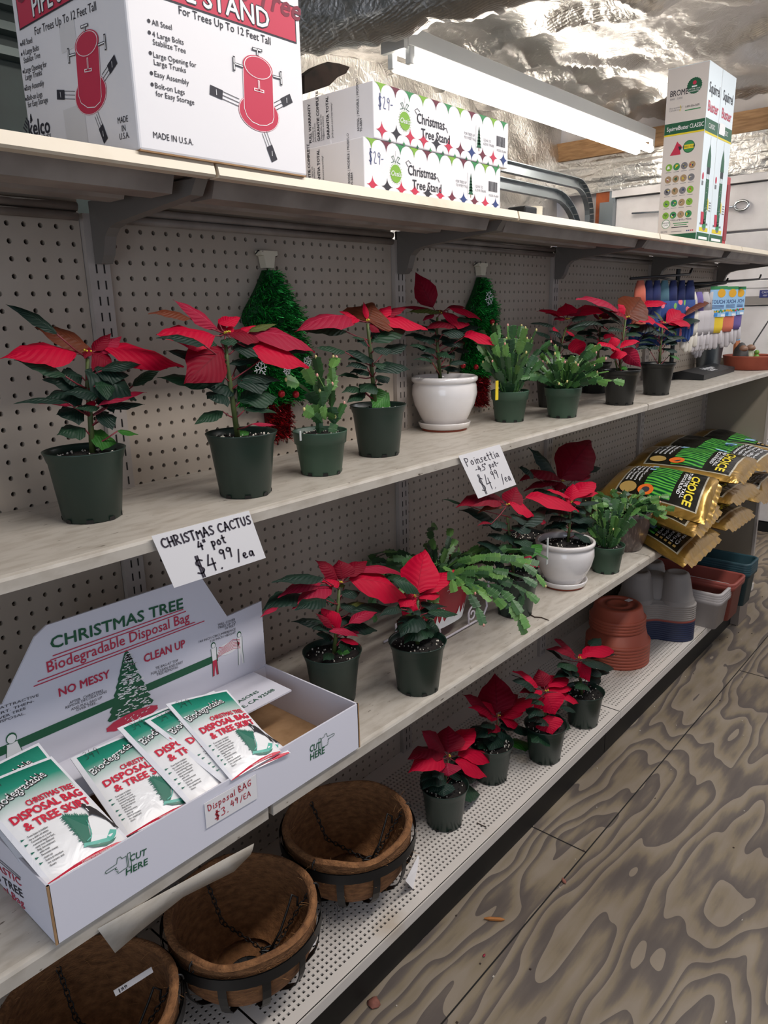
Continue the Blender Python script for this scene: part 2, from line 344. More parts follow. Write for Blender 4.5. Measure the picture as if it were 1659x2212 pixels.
struct(MB().box(XD-.02, XD+.05, 1.0, 1.04, ZF, .93).build('trim_3', m_steel))
struct(MB().box(XD-.02, XD+.06, 1.04, 1.13, ZF, .95).build('trim_4', m_orange))
struct(MB().box(XD-.03, XD+.04, -2.4, 1.02, .885, .93).build('trim_5', m_door))
struct(MB().box(XD-.06, XD+.04, -2.4, 1.5, 1.14, 1.25).build('trim_6', m_wood))
def ff(a, b):
    y, z = -2.4+3.9*a, .925+.225*b
    return (XD-.035+.02*noise.noise(V((y*3, z*12, 2)))+.008*noise.noise(V((y*3, z*60, 5))), y, z)
struct(MB().grid(ff, 160, 24).build('wall_foil', m_foil, smooth=True))
Ft = Fr((0, 1.335, 0), (1, 0, 0), (0, 0, 1)); g = MB()
g.prism(Ft, [(at(u, v, y=1.335).x, at(u, v, y=1.335).z) for u, v in ((640, 168), (668, 148), (690, 139), (716, 143), (738, 150), (730, 164), (712, 172), (694, 190), (640, 208))][::-1], -.004, .05)
struct(g.build('wall_tear', mat('torn_gap_brown', '#2a1d18', .9, c2='#171010', scale=20)))
# overhead door track
tr = struct(thing('trim_track', 'galvanised garage door track bending down at the corner', 'track', (XD, 1.14, .9)))
def track(z0, y0, xa, rad, nm):
    pts = [(1.6, y0, z0), (xa, y0, z0)]+[(xa+rad*math.sin(t), y0, z0-rad*(1-math.cos(t))) for t in [i*math.pi/2/10 for i in range(1, 11)]]+[(xa+rad, y0, -.2)]
    g = MB()
    for i in range(len(pts)-1):
        p, q = V(pts[i]), V(pts[i+1]); t = (q-p).normalized(); n = V((-t.z, 0, t.x))
        for a, b, w0, w1 in ((-.03, .03, 0, .004), (-.03, -.026, -.03, 0), (.026, .03, -.03, 0)):
            vs = [r+n*aa+V((0, ww, 0)) for r in (p, q) for aa in (a, b) for ww in (w0, w1)]
            g.add(vs, [(0,1,3,2),(4,6,7,5),(0,4,5,1),(2,3,7,6),(0,2,6,4),(1,5,7,3)])
    g.build(nm, m_steel, tr)
track(.965, 1.17, 3.90, .20, 'upper_rail'); track(.875, 1.17, 3.62, .38, 'lower_rail')
MB().box(XD-.05, XD-.02, 1.0, 1.09, .5, .86).build('hinge_plate', m_steel, tr)

# tube lamp hanging over the far side of the shelving
YL, ZL = .75, 1.10
lf = thing('tube_lamp', 'lit twin fluorescent tube lamp under the foil ceiling', 'lamp', (2.8, YL, ZL))
m_lampw = mat('lamp_housing', '#d9dcdc', .4)
MB().box(1.66, 3.96, YL-.055, YL+.055, ZL+.045, ZL+.11).build('housing', m_lampw, lf, bevel=.004)
m_tube = emit('tube_glow', '#fff6ea', 17)
for dy in (-.042, .042): MB().tube([(1.70, YL+dy, ZL), (3.93, YL+dy, ZL)], .019, 12).build('tube', m_tube, lf, True)
for x in (1.685, 3.945):
    for dy in (-.042, .042):
        MB().box(x-.014, x+.014, YL+dy-.012, YL+dy+.012, ZL-.012, ZL+.05).build('lamp_holder', m_lampw, lf, bevel=.003)
for x in (1.655,):
    MB().box(x-.02, x, YL-.055, YL+.055, ZL+.03, ZL+.15).build('end_cap', m_lampw, lf)

# ---------------------------------------------------------------- the shelving
def peg_mesh(w0, z0, z1, x0, XL, XR):
    nx, nz = 28, int((z1-z0)/IN); g = MB(); h = IN/2; r = .0039; K = 8
    for j in range(nz):
        for i in range(nx):
            cx, cz = x0+i*IN, z1-h-j*IN
            ring = [(cx+r*math.cos(2*math.pi*(k+.5)/K), cz+r*1.05*math.sin(2*math.pi*(k+.5)/K)) for k in range(K)]
            sq = []
            for k in range(K):
                a = 2*math.pi*(k+.5)/K; ca, sa = math.cos(a), math.sin(a); s_ = h/max(abs(ca), abs(sa)); sq.append((cx+ca*s_, cz+sa*s_))
            # corner points make the square exact
            cr = [(cx+h, cz+h), (cx-h, cz+h), (cx-h, cz-h), (cx+h, cz-h)]
            vs = [(a, 0, b) for a, b in ring]+[(a, 0, b) for a, b in sq]+[(a, .011, b) for a, b in ring]+[(a, 0, b) for a, b in cr]
            fs = [(k, K+k, K+(k+1) % K, (k+1) % K) for k in range(K)]+[(k, (k+1) % K, 2*K+(k+1) % K, 2*K+k) for k in range(K)]
            fs += [(K+0, 24, K+1), (K+2, 25, K+3), (K+4, 26, K+5), (K+6, 27, K+7)]
            g.add(vs, fs)
    xl, xr, zb, zt = x0-h, x0+27.5*IN, z1-nz*IN, z1
    g.add([(x, 0, z) for x in (XL, xl, xr, XR) for z in (zb, zt)], [(0, 2, 3, 1), (4, 6, 7, 5)])
    g.add([(x, 0, z) for x in (XL, XR) for z in (zt, ZT-.0075)], [(0, 2, 3, 1)])
    g.box(XL, XR, .012, .02, zb, ZT-.0075, 1)
    return g
H0 = [-2.82-27, 0, 30.13, 61.54, 91.77]; ZR = [.15, .15, .45, .72, .08]
PL = ['pegboard back panel behind the leftmost poinsettia', 'pegboard back panel with the larger tinsel tree', 'pegboard back panel behind the white pot on the upper plant shelf', 'pegboard back panel behind the gloves display, beside the third post', 'pegboard back panel at the far right end of the run']
pm = None
for k in range(5):
    g = peg_mesh(0, -1.02, (ZR[k]+14.5)*IN, H0[k]*IN, XU[k]+.0185, XU[k+1]-.0215)
    tag(g.build('pegboard_panel', [m_peg, m_dark]), 'beige perforated '+PL[k], 'panel', 'pegboard panels of the shelving')
PO = ['slotted upright post left of the frame edge', 'slotted upright post behind the leftmost poinsettia', 'slotted upright post between the two tinsel trees', 'slotted upright post left of the hanging gloves', 'slotted upright post behind the hanging gloves', 'slotted upright post at the far right end']
for k in range(1, 6):
    x = XU[k]; g = MB().box(x-.0205, x+.0175, -.011, .02, ZF+.05, ZT-.03, 0)
    z = .38
    while z > -1.05:
        for dx in (-.007, .0068): g.add([(x+dx+a, -.0115, z+b) for a, b in ((-.0013, -.014), (.0013, -.014), (.0013, 0), (-.0013, 0))], [(0, 1, 2, 3)], 1)
        z -= IN
    tag(g.build('upright_post', [m_post, m_dark]), 'beige '+PO[k], 'post', 'upright posts of the shelving')

def bracket(x, zt, yt, dz, name, parent, m):
    F = Fr((x, 0, 0), (0, 1, 0), (0, 0, 1))
    pts = [(-.012, zt), (-.012, zt-dz), (-.032, zt-dz), (-.042, zt-dz+.012), (-.052, zt-dz*.58), (-.066, zt-dz*.46), (-.09, zt-dz*.40), (yt+.05, zt-.02), (yt+.035, zt)]
    MB().prism(F, pts, -.010, .010).build(name, m, parent)
# top shelf: five bays
TL = ['at the left under the tall white carton', 'under the two flat cartons', 'right of the two flat cartons', 'under the two tall narrow cartons', 'at the far right end']
TX = [-.81, -.0356, .734, 1.5037, 2.273, 3.05]
for k in range(5):
    a, b = TX[k]+.003, TX[k+1]-.003
    t = thing('top_shelf', 'cream steel top shelf bay '+TL[k], 'shelf', ((a+b)/2, -.17, ZT), 'top shelves of the run')
    MB().box(a, b, YT+.012, 0, ZT-.006, ZT).build('shelf_deck', m_cream, t)
    F = Fr((a, 0, 0), (0, 1, 0), (0, 0, 1))
    MB().prism(F, [(YT+.012, ZT+.003), (YT+.004, ZT+.003), (YT, ZT-.012), (YT+.003, ZT-.015), (YT+.022, ZT-.015), (YT+.022, ZT-.010), (YT+.012, ZT-.008)], 0, b-a).build('front_lip', m_cream, t)
    g = MB(); Fx = Fr((a+.03, 0, 0), (0, 1, 0), (0, 0, 1))
    g.prism(Fx, [(-.285, ZT-.006), (-.275, ZT-.032), (-.225, ZT-.032), (-.215, ZT-.006)], 0, b-a-.06)
    g.prism(Fx, [(-.165, ZT-.006), (-.155, ZT-.026), (-.115, ZT-.026), (-.105, ZT-.006)], 0, b-a-.06)
    g.box(a, b, YT+.02, -.01, ZT-.0075, ZT-.006)
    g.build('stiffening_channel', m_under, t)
    g = MB()
    for zz in (ZT-.022, ZT-.036): g.tube([(a+.02, -.016, zz), (b-.03, -.016, zz)], .007, 8)
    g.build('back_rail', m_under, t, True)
    bracket(TX[k+1], ZT-.012, YT, .095, 'bracket', t, m_brkt)
    if k == 0: bracket(TX[0], ZT-.012, YT, .095, 'bracket', t, m_brkt)
# laminate shelves
def lam(a, b, z, y, lip, label):
    t = thing('laminate_shelf', label, 'shelf', ((a+b)/2, y/2, z), 'travertine laminate shelves')
    F = Fr((a, 0, 0), (0, 1, 0), (0, 0, 1))
    MB().prism(F, [(0, z), (y+.008, z), (y+.002, z-.002), (y, z-.006), (y+.001, z-lip), (y+.012, z-lip), (y+.012, z-.012), (0, z-.012)], 0, b-a).build('board', m_shelf, t)
    for x in XU:
        if a < x < b: bracket(x, z-.012, y+.06, .07, 'bracket', t, m_brkt)
lam(-.95, 1.552, ZA, YA, .021, 'long stone-look upper plant shelf running in from the left')
lam(1.560, 3.05, ZA, YA, .021, 'stone-look upper plant shelf at the right, past the rusty gap')
lam(-.95, -.068, ZB, YB, .026, 'stone-look middle shelf at the left under the disposal bag display')
lam(-.058, 1.470, ZB, YB, .026, 'stone-look middle shelf under the potted plants')
lam(1.474, 3.05, ZB, YB, .026, 'stone-look middle shelf under the stacked seed bags')
# perforated bottom decks
def deck_mesh(a, b):
    p = .0120; r = .0028; g = MB(); nx = int((b-a-.03)/p); ny = 27; x0 = a+(b-a-nx*p)/2; y0 = -.045
    for j in range(ny):
        for i in range(nx):
            cx, cy = x0+(i+.5)*p, y0-(j+.5)*p; h = p/2
            o = [(-h, -h), (h, -h), (h, h), (-h, h)]; q = [(-r, -r), (r, -r), (r, r), (-r, r)]
            vs = [(cx+u, cy+v, ZC) for u, v in o]+[(cx+u, cy+v, ZC) for u, v in q]+[(cx+u, cy+v, ZC-.004) for u, v in q]
            g.add(vs, [(k, (k+1) % 4, 4+(k+1) % 4, 4+k) for k in range(4)]+[(4+k, 4+(k+1) % 4, 8+(k+1) % 4, 8+k) for k in range(4)])
    yb, xe = y0-ny*p, x0+nx*p
    for X0, X1, Y0, Y1 in ((a, b, y0, 0), (a, b, YC, yb), (a, x0, yb, y0), (xe, b, yb, y0)):
        g.add([(X0, Y0, ZC), (X1, Y0, ZC), (X1, Y1, ZC), (X0, Y1, ZC)], [(0, 1, 2, 3)])
    g.box(a, b, YC+.004, 0, ZC-.012, ZC-.0045, 1)
    return g
for a, b, lb in ((-1.5, -.092, 'at the left under the hanging baskets'), (-.088, 1.304, 'under the row of small poinsettias'), (1.308, 2.70, 'under the terracotta saucers and window boxes')):
    t = thing('base_deck', 'off-white perforated steel bottom deck '+lb, 'shelf', ((a+b)/2, -.2, ZC), 'perforated bottom decks')
    deck_mesh(a, b).build('deck_plate', [m_deck, m_dark], t)
    MB().box(a, b, YC, YC+.006, ZC-.027, ZC).build('front_edge', m_deck, t, bevel=.002)
    MB().box(a, b, YC+.045, YC+.06, ZF, ZC-.027).build('kick_plate', mat('kick_black', '#191613', .6, c2='#100d0b', scale=9), t)
    if b > 2:
        MB().box(b-.02, b+.012, YC-.002, YC+.10, ZC-.028, ZC+.004).build('end_cap', m_deck, t, bevel=.003)
        MB().box(b-.12, b-.0, YC+.012, YC+.05, ZF+.002, ZC-.03).build('foot', mat('foot_beige', '#7d7066', .6), t)
ep = MB().box(3.07, 3.088, -.28, .0, ZF, -.03); ep.box(3.068, 3.09, -.292, -.28, ZF, -.03, 1)
tag(ep.build('end_panel', [mat('end_panel_paint', '#8d8272', .6), m_post]), 'plain beige side panel closing the right end of the shelving', 'panel')

# ---------------------------------------------------------------- printing helpers
def pf(F, u, v):
    p = atp(u, v, F.o, F.n)-F.o; return p.dot(F.ux), p.dot(F.uy)
class Crop:                                  # reads positions off an enlarged part of the photograph onto a surface
    def __init__(s, F, ox, oy, k): s.F, s.ox, s.oy, s.k = F, ox, oy, k
    def __call__(s, x, y): return pf(s.F, s.ox+x/s.k, s.oy+y/s.k)
    def text(s, mb, t, p, q, h, mi=0, bold=0., off=.0006, shear=0):
        a, b = s(*p); c, d = s(*q); L = math.hypot(c-a, d-b); hh = h/s.k*dep(s.F(a, b))/FPX
        key = txt(MB(), t, s.F, 0, 0, hh, bold=bold, shear=shear)
        txt(mb, t, s.F, a, b, hh, mi, bold=bold, sx=L/max(key, 1e-6), rot=math.atan2(d-b, c-a), off=off, shear=shear)
    def poly(s, mb, pts, mi=0, off=.0005): mb.poly(s.F, [s(*p) for p in pts], off, mi)
    def line(s, mb, pts, wd, mi=0, off=.0007): mb.strip(s.F, [s(*p) for p in pts], wd, off, mi)
    def ell(s, mb, l, r, bot, mi=0, off=.0006, n=28, teeth=0, kx=1):
        a, b = s(*l); c, d = s(*r); e, f = s(*bot); ca, cb = (a+c)/2, (b+d)/2
        mb.disk(s.F, ca, cb, abs(c-a)/2*kx, abs(cb-f)*kx, off, mi, n, teeth)
        return ca, cb, abs(c-a)/2, abs(cb-f)

m_ink = mat('dark_ink', '#2c2a33', .6); m_redink = mat('red_ink', '#c32f4c', .55); m_grn = mat('green_ink', '#1d5a3c', .6); m_wht = mat('white_ink', '#efeeee', .6)
m_carton = mat('white_carton', '#e9e6e8', .55, bump=.06, bscale=30); m_brown = mat('brown_cardboard', '#a98560', .8, c2='#96734f', scale=30)
m_navy = mat('navy_ink', '#2b3f78', .6); m_lime = mat('lime_ink', '#7fae3a', .6); m_mar = mat('maroon_ink', '#6d2b3c', .6); m_mid = mat('mid_green_ink', '#3a8a52', .6); m_yel = mat('yellow_ink', '#e3cc2c', .6); m_pink = mat('pink_ink', '#d64a72', .6)
m_grey = mat('grey_ink', '#77757a', .6)

# tall white carton on the top shelf
x0, x1, yf, yb, z0, z1 = -.151, .126, YT-.002, -.062, ZT+.0035, ZT+.36
kb = thing('tree_stand_carton', 'large white carton printed with a red pipe tree stand, on the top shelf', 'box', (x0, yf, z0))
body = MB().box(x0, x1, yf, yb, z0, z1).build('carton_body', m_carton, kb, bevel=.003)
MB().box(x0+.001, x1-.001, yf+.001, yb-.001, z0-.001, z0+.0015).build('carton_flap', m_brown, kb)
def stand_art(K, mb, top, tb, body, base, legs, bolts):
    F = K.F
    K.ell(mb, *base, mi=1, off=.0006); a, b, ra, rb = K.ell(mb, *base, mi=3, off=.0007, kx=.985); K.ell(mb, *base, mi=1, off=.0008, kx=.96)
    K.poly(mb, body, 1, .0010); 
    ta, tb_, tra, trb = K.ell(mb, *top, mi=1, off=.0012); K.ell(mb, *top, mi=3, off=.0013, kx=.92); K.ell(mb, *top, mi=1, off=.0014, kx=.87)
    K.line(mb, [body[0], body[1]]+body[2:-2]+[body[-2], body[-1]], .0009, 3, .0011)
    for (p, q) in legs:
        pa, pb = K(*p); qa, qb = K(*q); d = V((qa-pa, qb-pb, 0)); L = d.length; d.normalize(); n = V((-d.y, d.x, 0))
        for o in (-.0045, 0, .0045): mb.strip(F, [(pa+n.x*o, pb+n.y*o), (qa+n.x*o, qb+n.y*o)], .0008, .0007, 0)
        mb.strip(F, [(pa, pb), (pa+d.x*.012, pb+d.y*.012)], .0115, .0008, 0); mb.strip(F, [(pa+d.x*.006, pb+d.y*.006-.003), (pa+d.x*.006, pb+d.y*.006+.003)], .0009, .001, 3)
    for (p, q, mi) in bolts:
        pa, pb = K(*p); qa, qb = K(*q); d = V((qa-pa, qb-pb, 0)).normalized(); n = V((-d.y, d.x, 0))
        mb.strip(F, [(pa, pb), (qa, qb)], .0032, .0015, mi); mb.strip(F, [(pa, pb), (qa, qb)], .0014, .0016, 3 if mi == 0 else 1)
        mb.strip(F, [(pa-n.x*.0075, pb-n.y*.0075), (pa+n.x*.0075, pb+n.y*.0075)], .0036, .0015, mi); mb.strip(F, [(pa-n.x*.0066, pb-n.y*.0066), (pa+n.x*.0066, pb+n.y*.0066)], .0018, .0016, 3 if mi == 0 else 1)
F = Fr((x0, yf, z0), (1, 0, 0), (0, 0, 1)); K = Crop(F, 290, 0, 4.366); g = MB()
zb = F(0, K(1530, 415)[1]); b0 = K(1530, 415)[1]; bt = K(1525, 100)[1]
g.rect(F, .012, b0, K(1530, 415)[0], bt+.004, .0006, 0); g.rect(F, .014, b0+.002, K(1530, 415)[0]-.002, bt+.002, .0008, 1)
txt(g, 'Christmas Tree', F, .018, b0+.030, .026, 2, bold=.03, shear=.3, off=.001, sx=1.12)
for o, mi, bo in ((.0012, 0, .075), (.0014, 3, .02)): txt(g, 'PIPE STAND', F, .042, b0+.0065, .023, mi, bold=bo, off=o, sx=1.03)
for t, p, q, h in [('For Trees Up To 12 Feet Tall', (420, 130), (1285, 425), 70), ('All Steel', (165, 235), (355, 285), 48), ('4 Large Bolts', (170, 345), (465, 425), 48), ('Stabilize Tree', (175, 420), (485, 505), 48), ('Large Opening for', (180, 540), (585, 640), 48), ('Large Trunks', (185, 610), (487, 690), 48), ('Easy Assembly', (190, 720), (515, 805), 48), ('Bolt-on Legs', (197, 830), (475, 895), 48), ('for Easy Storage', (203, 905), (565, 990), 48), ('MADE IN U.S.A.', (180, 1300), (555, 1370), 56)]:
    K.text(g, t, p, q, h, 0, .004)
for p in ((135, 197), (140, 307), (150, 500), (160, 690), (167, 797)): g.disk(F, *K(*p), .0022, c=.0007, n=10)
stand_art(K, g, ((1018, 590), (1300, 690), (1160, 752)), None, [(1020, 600), (1034, 1020), (1060, 1095), (1110, 1150), (1180, 1182), (1245, 1185), (1300, 1155), (1312, 1110), (1300, 700)], ((980, 1000), (1365, 1140), (1200, 1246)),
          [((735, 855), (985, 968)), ((1460, 935), (1325, 1005)), ((1312, 1490), (1225, 1250))], [((1153, 470), (1157, 520), 0), ((935, 600), (1015, 628), 0), ((1378, 740), (1305, 720), 0), ((1172, 855), (1168, 770), 3)])
g.build('front_print', [m_ink, m_redink, mat('dark_red_ink', '#7a1f36', .6), m_wht], body)
F = Fr((x0, yb, z0), (0, -1, 0), (0, 0, 1)); K = Crop(F, 0, 0, 5.027); g = MB()
b0 = K(185, 355)[1]; g.rect(F, .014, b0, .26, b0+.07, .0006, 0); g.rect(F, .016, b0+.002, .258, b0+.068, .0008, 1)
txt(g, 'Christmas Tree', F, .02, b0+.030, .026, 2, bold=.03, shear=.3, off=.001, sx=1.1)
for o, mi, bo in ((.0012, 0, .075), (.0014, 3, .02)): txt(g, 'PIPE STAND', F, .058, b0+.0065, .023, mi, bold=bo, off=o)
for t, p, q, h in [('For Trees Up To 12 Feet Tall', (385, 385), (1050, 110), 78), ('All Steel', (245, 500), (355, 465), 55), ('4 Large Bolts', (258, 605), (428, 545), 55), ('Stabilize Tree', (265, 690), (442, 625), 55), ('Large Opening for', (273, 800), (512, 725), 55), ('Large Trunks', (282, 875), (460, 815), 55), ('Easy Assembly', (290, 985), (482, 930), 55), ('Bolt-on Legs', (303, 1095), (465, 1050), 55), ('for Easy Storage', (310, 1170), (525, 1110), 55), ('MADE', (1285, 1345), (1395, 1320), 62), ('IN', (1330, 1430), (1368, 1420), 62), ('U.S.A.', (1305, 1520), (1410, 1495), 62), ('kelco', (322, 1478), (550, 1440), 150), ('INDUSTRIES', (330, 1555), (562, 1500), 45)]:
    K.text(g, t, p, q, h, 0, .004 if t != 'kelco' else .03)
for p in ((232, 485), (240, 592), (258, 782), (277, 970), (287, 1080)): g.disk(F, *K(*p), .0021, c=.0007, n=10)
for i in range(4):
    K.line(g, [(262+9*i, 1385-34*i), (296+4*i, 1430-38*i)], .0026); K.line(g, [(336, 1330-20*i), (352-5*i, 1300-18*i)], .0024)
stand_art(K, g, ((820, 510), (1080, 440), (945, 625)), None, [(828, 570), (862, 1040), (890, 1120), (960, 1170), (1040, 1165), (1095, 1110), (1110, 1050), (1078, 500)], ((820, 1050), (1166, 1000), (993, 1250)),
          [((640, 1030), (820, 1035)), ((1247, 665), (1125, 850)), ((1145, 1500), (1052, 1245))], [((925, 285), (930, 340), 0), ((755, 610), (825, 590), 0), ((1150, 460), (1080, 490), 0), ((968, 765), (960, 640), 3)])
tp = mat('packing_tape', '#dcd9d9', .4)
g.rect(F, K(640, 280)[0], K(640, 600)[1], K(850, 600)[0], K(640, 280)[1], .00045, 4); g.rect(F, K(690, 1200)[0], .002, K(920, 1200)[0], K(690, 1200)[1], .00045, 4)
g.build('side_print', [m_ink, m_redink, MATS['dark_red_ink'], m_wht, tp], body)

# two flat cartons
def diamond(F, cx, cy, w, h, half=0, n=5):
    pts = []; qs = [(0, 1), (1, 0), (0, -1), (-1, 0)]
    for i in range(4):
        (ax, ay), (bx, by) = qs[i], qs[(i+1) % 4]
        for k in range(n):
            t = k/n*math.pi/2; ex = ax+bx; ey = ay+by
            px = ex-(bx*math.cos(t)+ax*math.sin(t)); py = ey-(by*math.cos(t)+ay*math.sin(t))
            pts.append((px, py))
    if half: pts = [p for p in pts if p[1] <= 1e-6]; pts.sort(key=lambda p: p[0])
    return [(cx+w*a, cy+h*b) for a, b in pts]
def flat_carton(x0, yf, z0, label, hgt):
    W, D, H = .420, .285, hgt; t = thing('flat_carton', label, 'box', (x0, yf, z0), 'flat tree stand cartons')
    body = MB().box(x0, x0+W, yf, yf+D, z0, z0+H).build('carton_body', m_carton, t, bevel=.0015)
    F = Fr((x0, yf, z0), (1, 0, 0), (0, 0, 1)); g = MB(); n = 11; p = W/n
    cb = [1, 0, 1, 1, 0, 1, 5, 4, 5, 1, 4]; ct = [3, 5, 2, 3, 5, 2, 3, 5, 2, 3, 2]; pal = [m_ink, m_redink, m_mid, m_lime, m_navy, m_mar, m_wht, m_grey, m_brown, m_grn]
    for i in range(n):
        g.poly(F, diamond(F, (i+.55)*p-.001, .0145, p*.40, .0140), .0006, cb[i])
        g.poly(F, diamond(F, (i+.5)*p, H-.0005, p*.46, .0165, 1), .0006, ct[i])
        if i < n-1: g.poly(F, diamond(F, (i+1.05)*p, .0008, p*.13, .006), .0006, 2 if i % 2 else 9)
    ca, cbb = .082, H*.44
    g.disk(F, ca, cbb, .0148, c=.0006, mi=3); 
    for k in range(24): g.disk(F, ca+.0166*math.cos(k*.2618), cbb+.0166*math.sin(k*.2618), .0007, c=.0006, mi=3, n=6)
    txt(g, 'Oasis', F, ca, cbb-.004, .0085, 6, al='C', shear=.25, off=.001, bold=.01)
    for sgn in (-1, 1): g.strip(F, [(ca, cbb+.018), (ca+sgn*.006, cbb+.028), (ca+sgn*.011, cbb+.026), (ca+sgn*.004, cbb+.019), (ca+sgn*.012, cbb+.017)], .0009, .0006, 9)
    g.strip(F, [(ca, cbb+.028), (ca, H-.012)], .0005, .0006, 7)
    txt(g, 'Christmas', F, .116, H*.47, .0165, 0, sx=.86, off=.0007, bold=.012); txt(g, 'Tree Stand', F, .128, H*.22, .0150, 0, sx=.92, off=.0007, bold=.012)
    g.strip(F, [(.116, H*.47+.013), (.110, H*.47+.019), (.117, H*.47+.023), (.124, H*.47+.019)], .001, .0007); g.strip(F, [(.196, H*.47+.002), (.203, H*.47+.004), (.208, H*.47-.003)], .0012, .0007)
    txt(g, 'FOR TREES UP', F, .262, H*.50, .0046, 7, sx=.85); txt(g, 'TO 9 FEET TALL', F, .262, H*.42, .0046, 7, sx=.85)
    tx, tz = .312, H*.30
    for i in range(6): g.poly(F, [(tx-.0085+.0011*i, tz+.0055*i), (tx+.0085-.0011*i, tz+.0055*i), (tx, tz+.0055*i+.011)], .0006, 9)
    g.rect(F, tx-.001, tz-.006, tx+.001, tz, .0006, 8); g.strip(F, [(tx-.011, tz-.005), (tx-.011, tz+.038)], .0005, .0006, 7)
    txt(g, '1.25 IN. TO', F, .328, H*.47, .0046, 7, sx=.85); txt(g, '6.25 IN. TRUNK', F, .328, H*.39, .0046, 7, sx=.85)
    r = random.Random(3); x = .375
    while x < .408: wd = r.choice((.0005, .0009, .0014)); g.rect(F, x, H*.44, x+wd, H*.66, .0006, 0); x += wd+r.choice((.0006, .001))
    txt(g, 'MODEL 95-6864', F, .377, H*.33, .0042, 7, sx=.85)
    hand(g, '$29-', F, .012, H*.56, .019, .0011, 4, k=.6)
    g.build('front_print', pal, body)
    F = Fr((x0, yf+D, z0), (0, -1, 0), (0, 0, 1)); g = MB()
    for s, a, h, bo in (('MODEL | MODÈLE | MODELO', D-.032, .0048, .01), ('95-6864', D-.026, .0048, .01), ('GARANTIA TOTAL', D-.103, .0062, .03), ('jack-post.com/warranty/', D-.094, .0044, 0), ('GARANTIE COMPLETE', D-.127, .0062, .03), ('Disponible dans les', D-.121, .0042, 0), ('magasins entrants', D-.116, .0042, 0), ('FULL WARRANTY', D-.148, .0062, .03), ('Available at', D-.142, .0042, 0), ('jack-post.com', D-.137, .0042, 0)):
        txt(g, s, F, a, .014 if 'MODEL' not in s else .016, h, 0, rot=math.pi/2, bold=bo, sx=.9)
    g.build('side_print', [m_ink], body)
    MB().box(x0-.0012, x0, yf+.10, yf+.22, z0+.001, z0+.012).build('carton_tab', m_carton, t)
flat_carton(.294, -.300, ZT+.001, 'flat white carton with a row of coloured diamonds, lower of the two', .086)
flat_carton(.321, -.300, ZT+.0885, 'flat white carton with a row of coloured diamonds, upper of the two', .086)

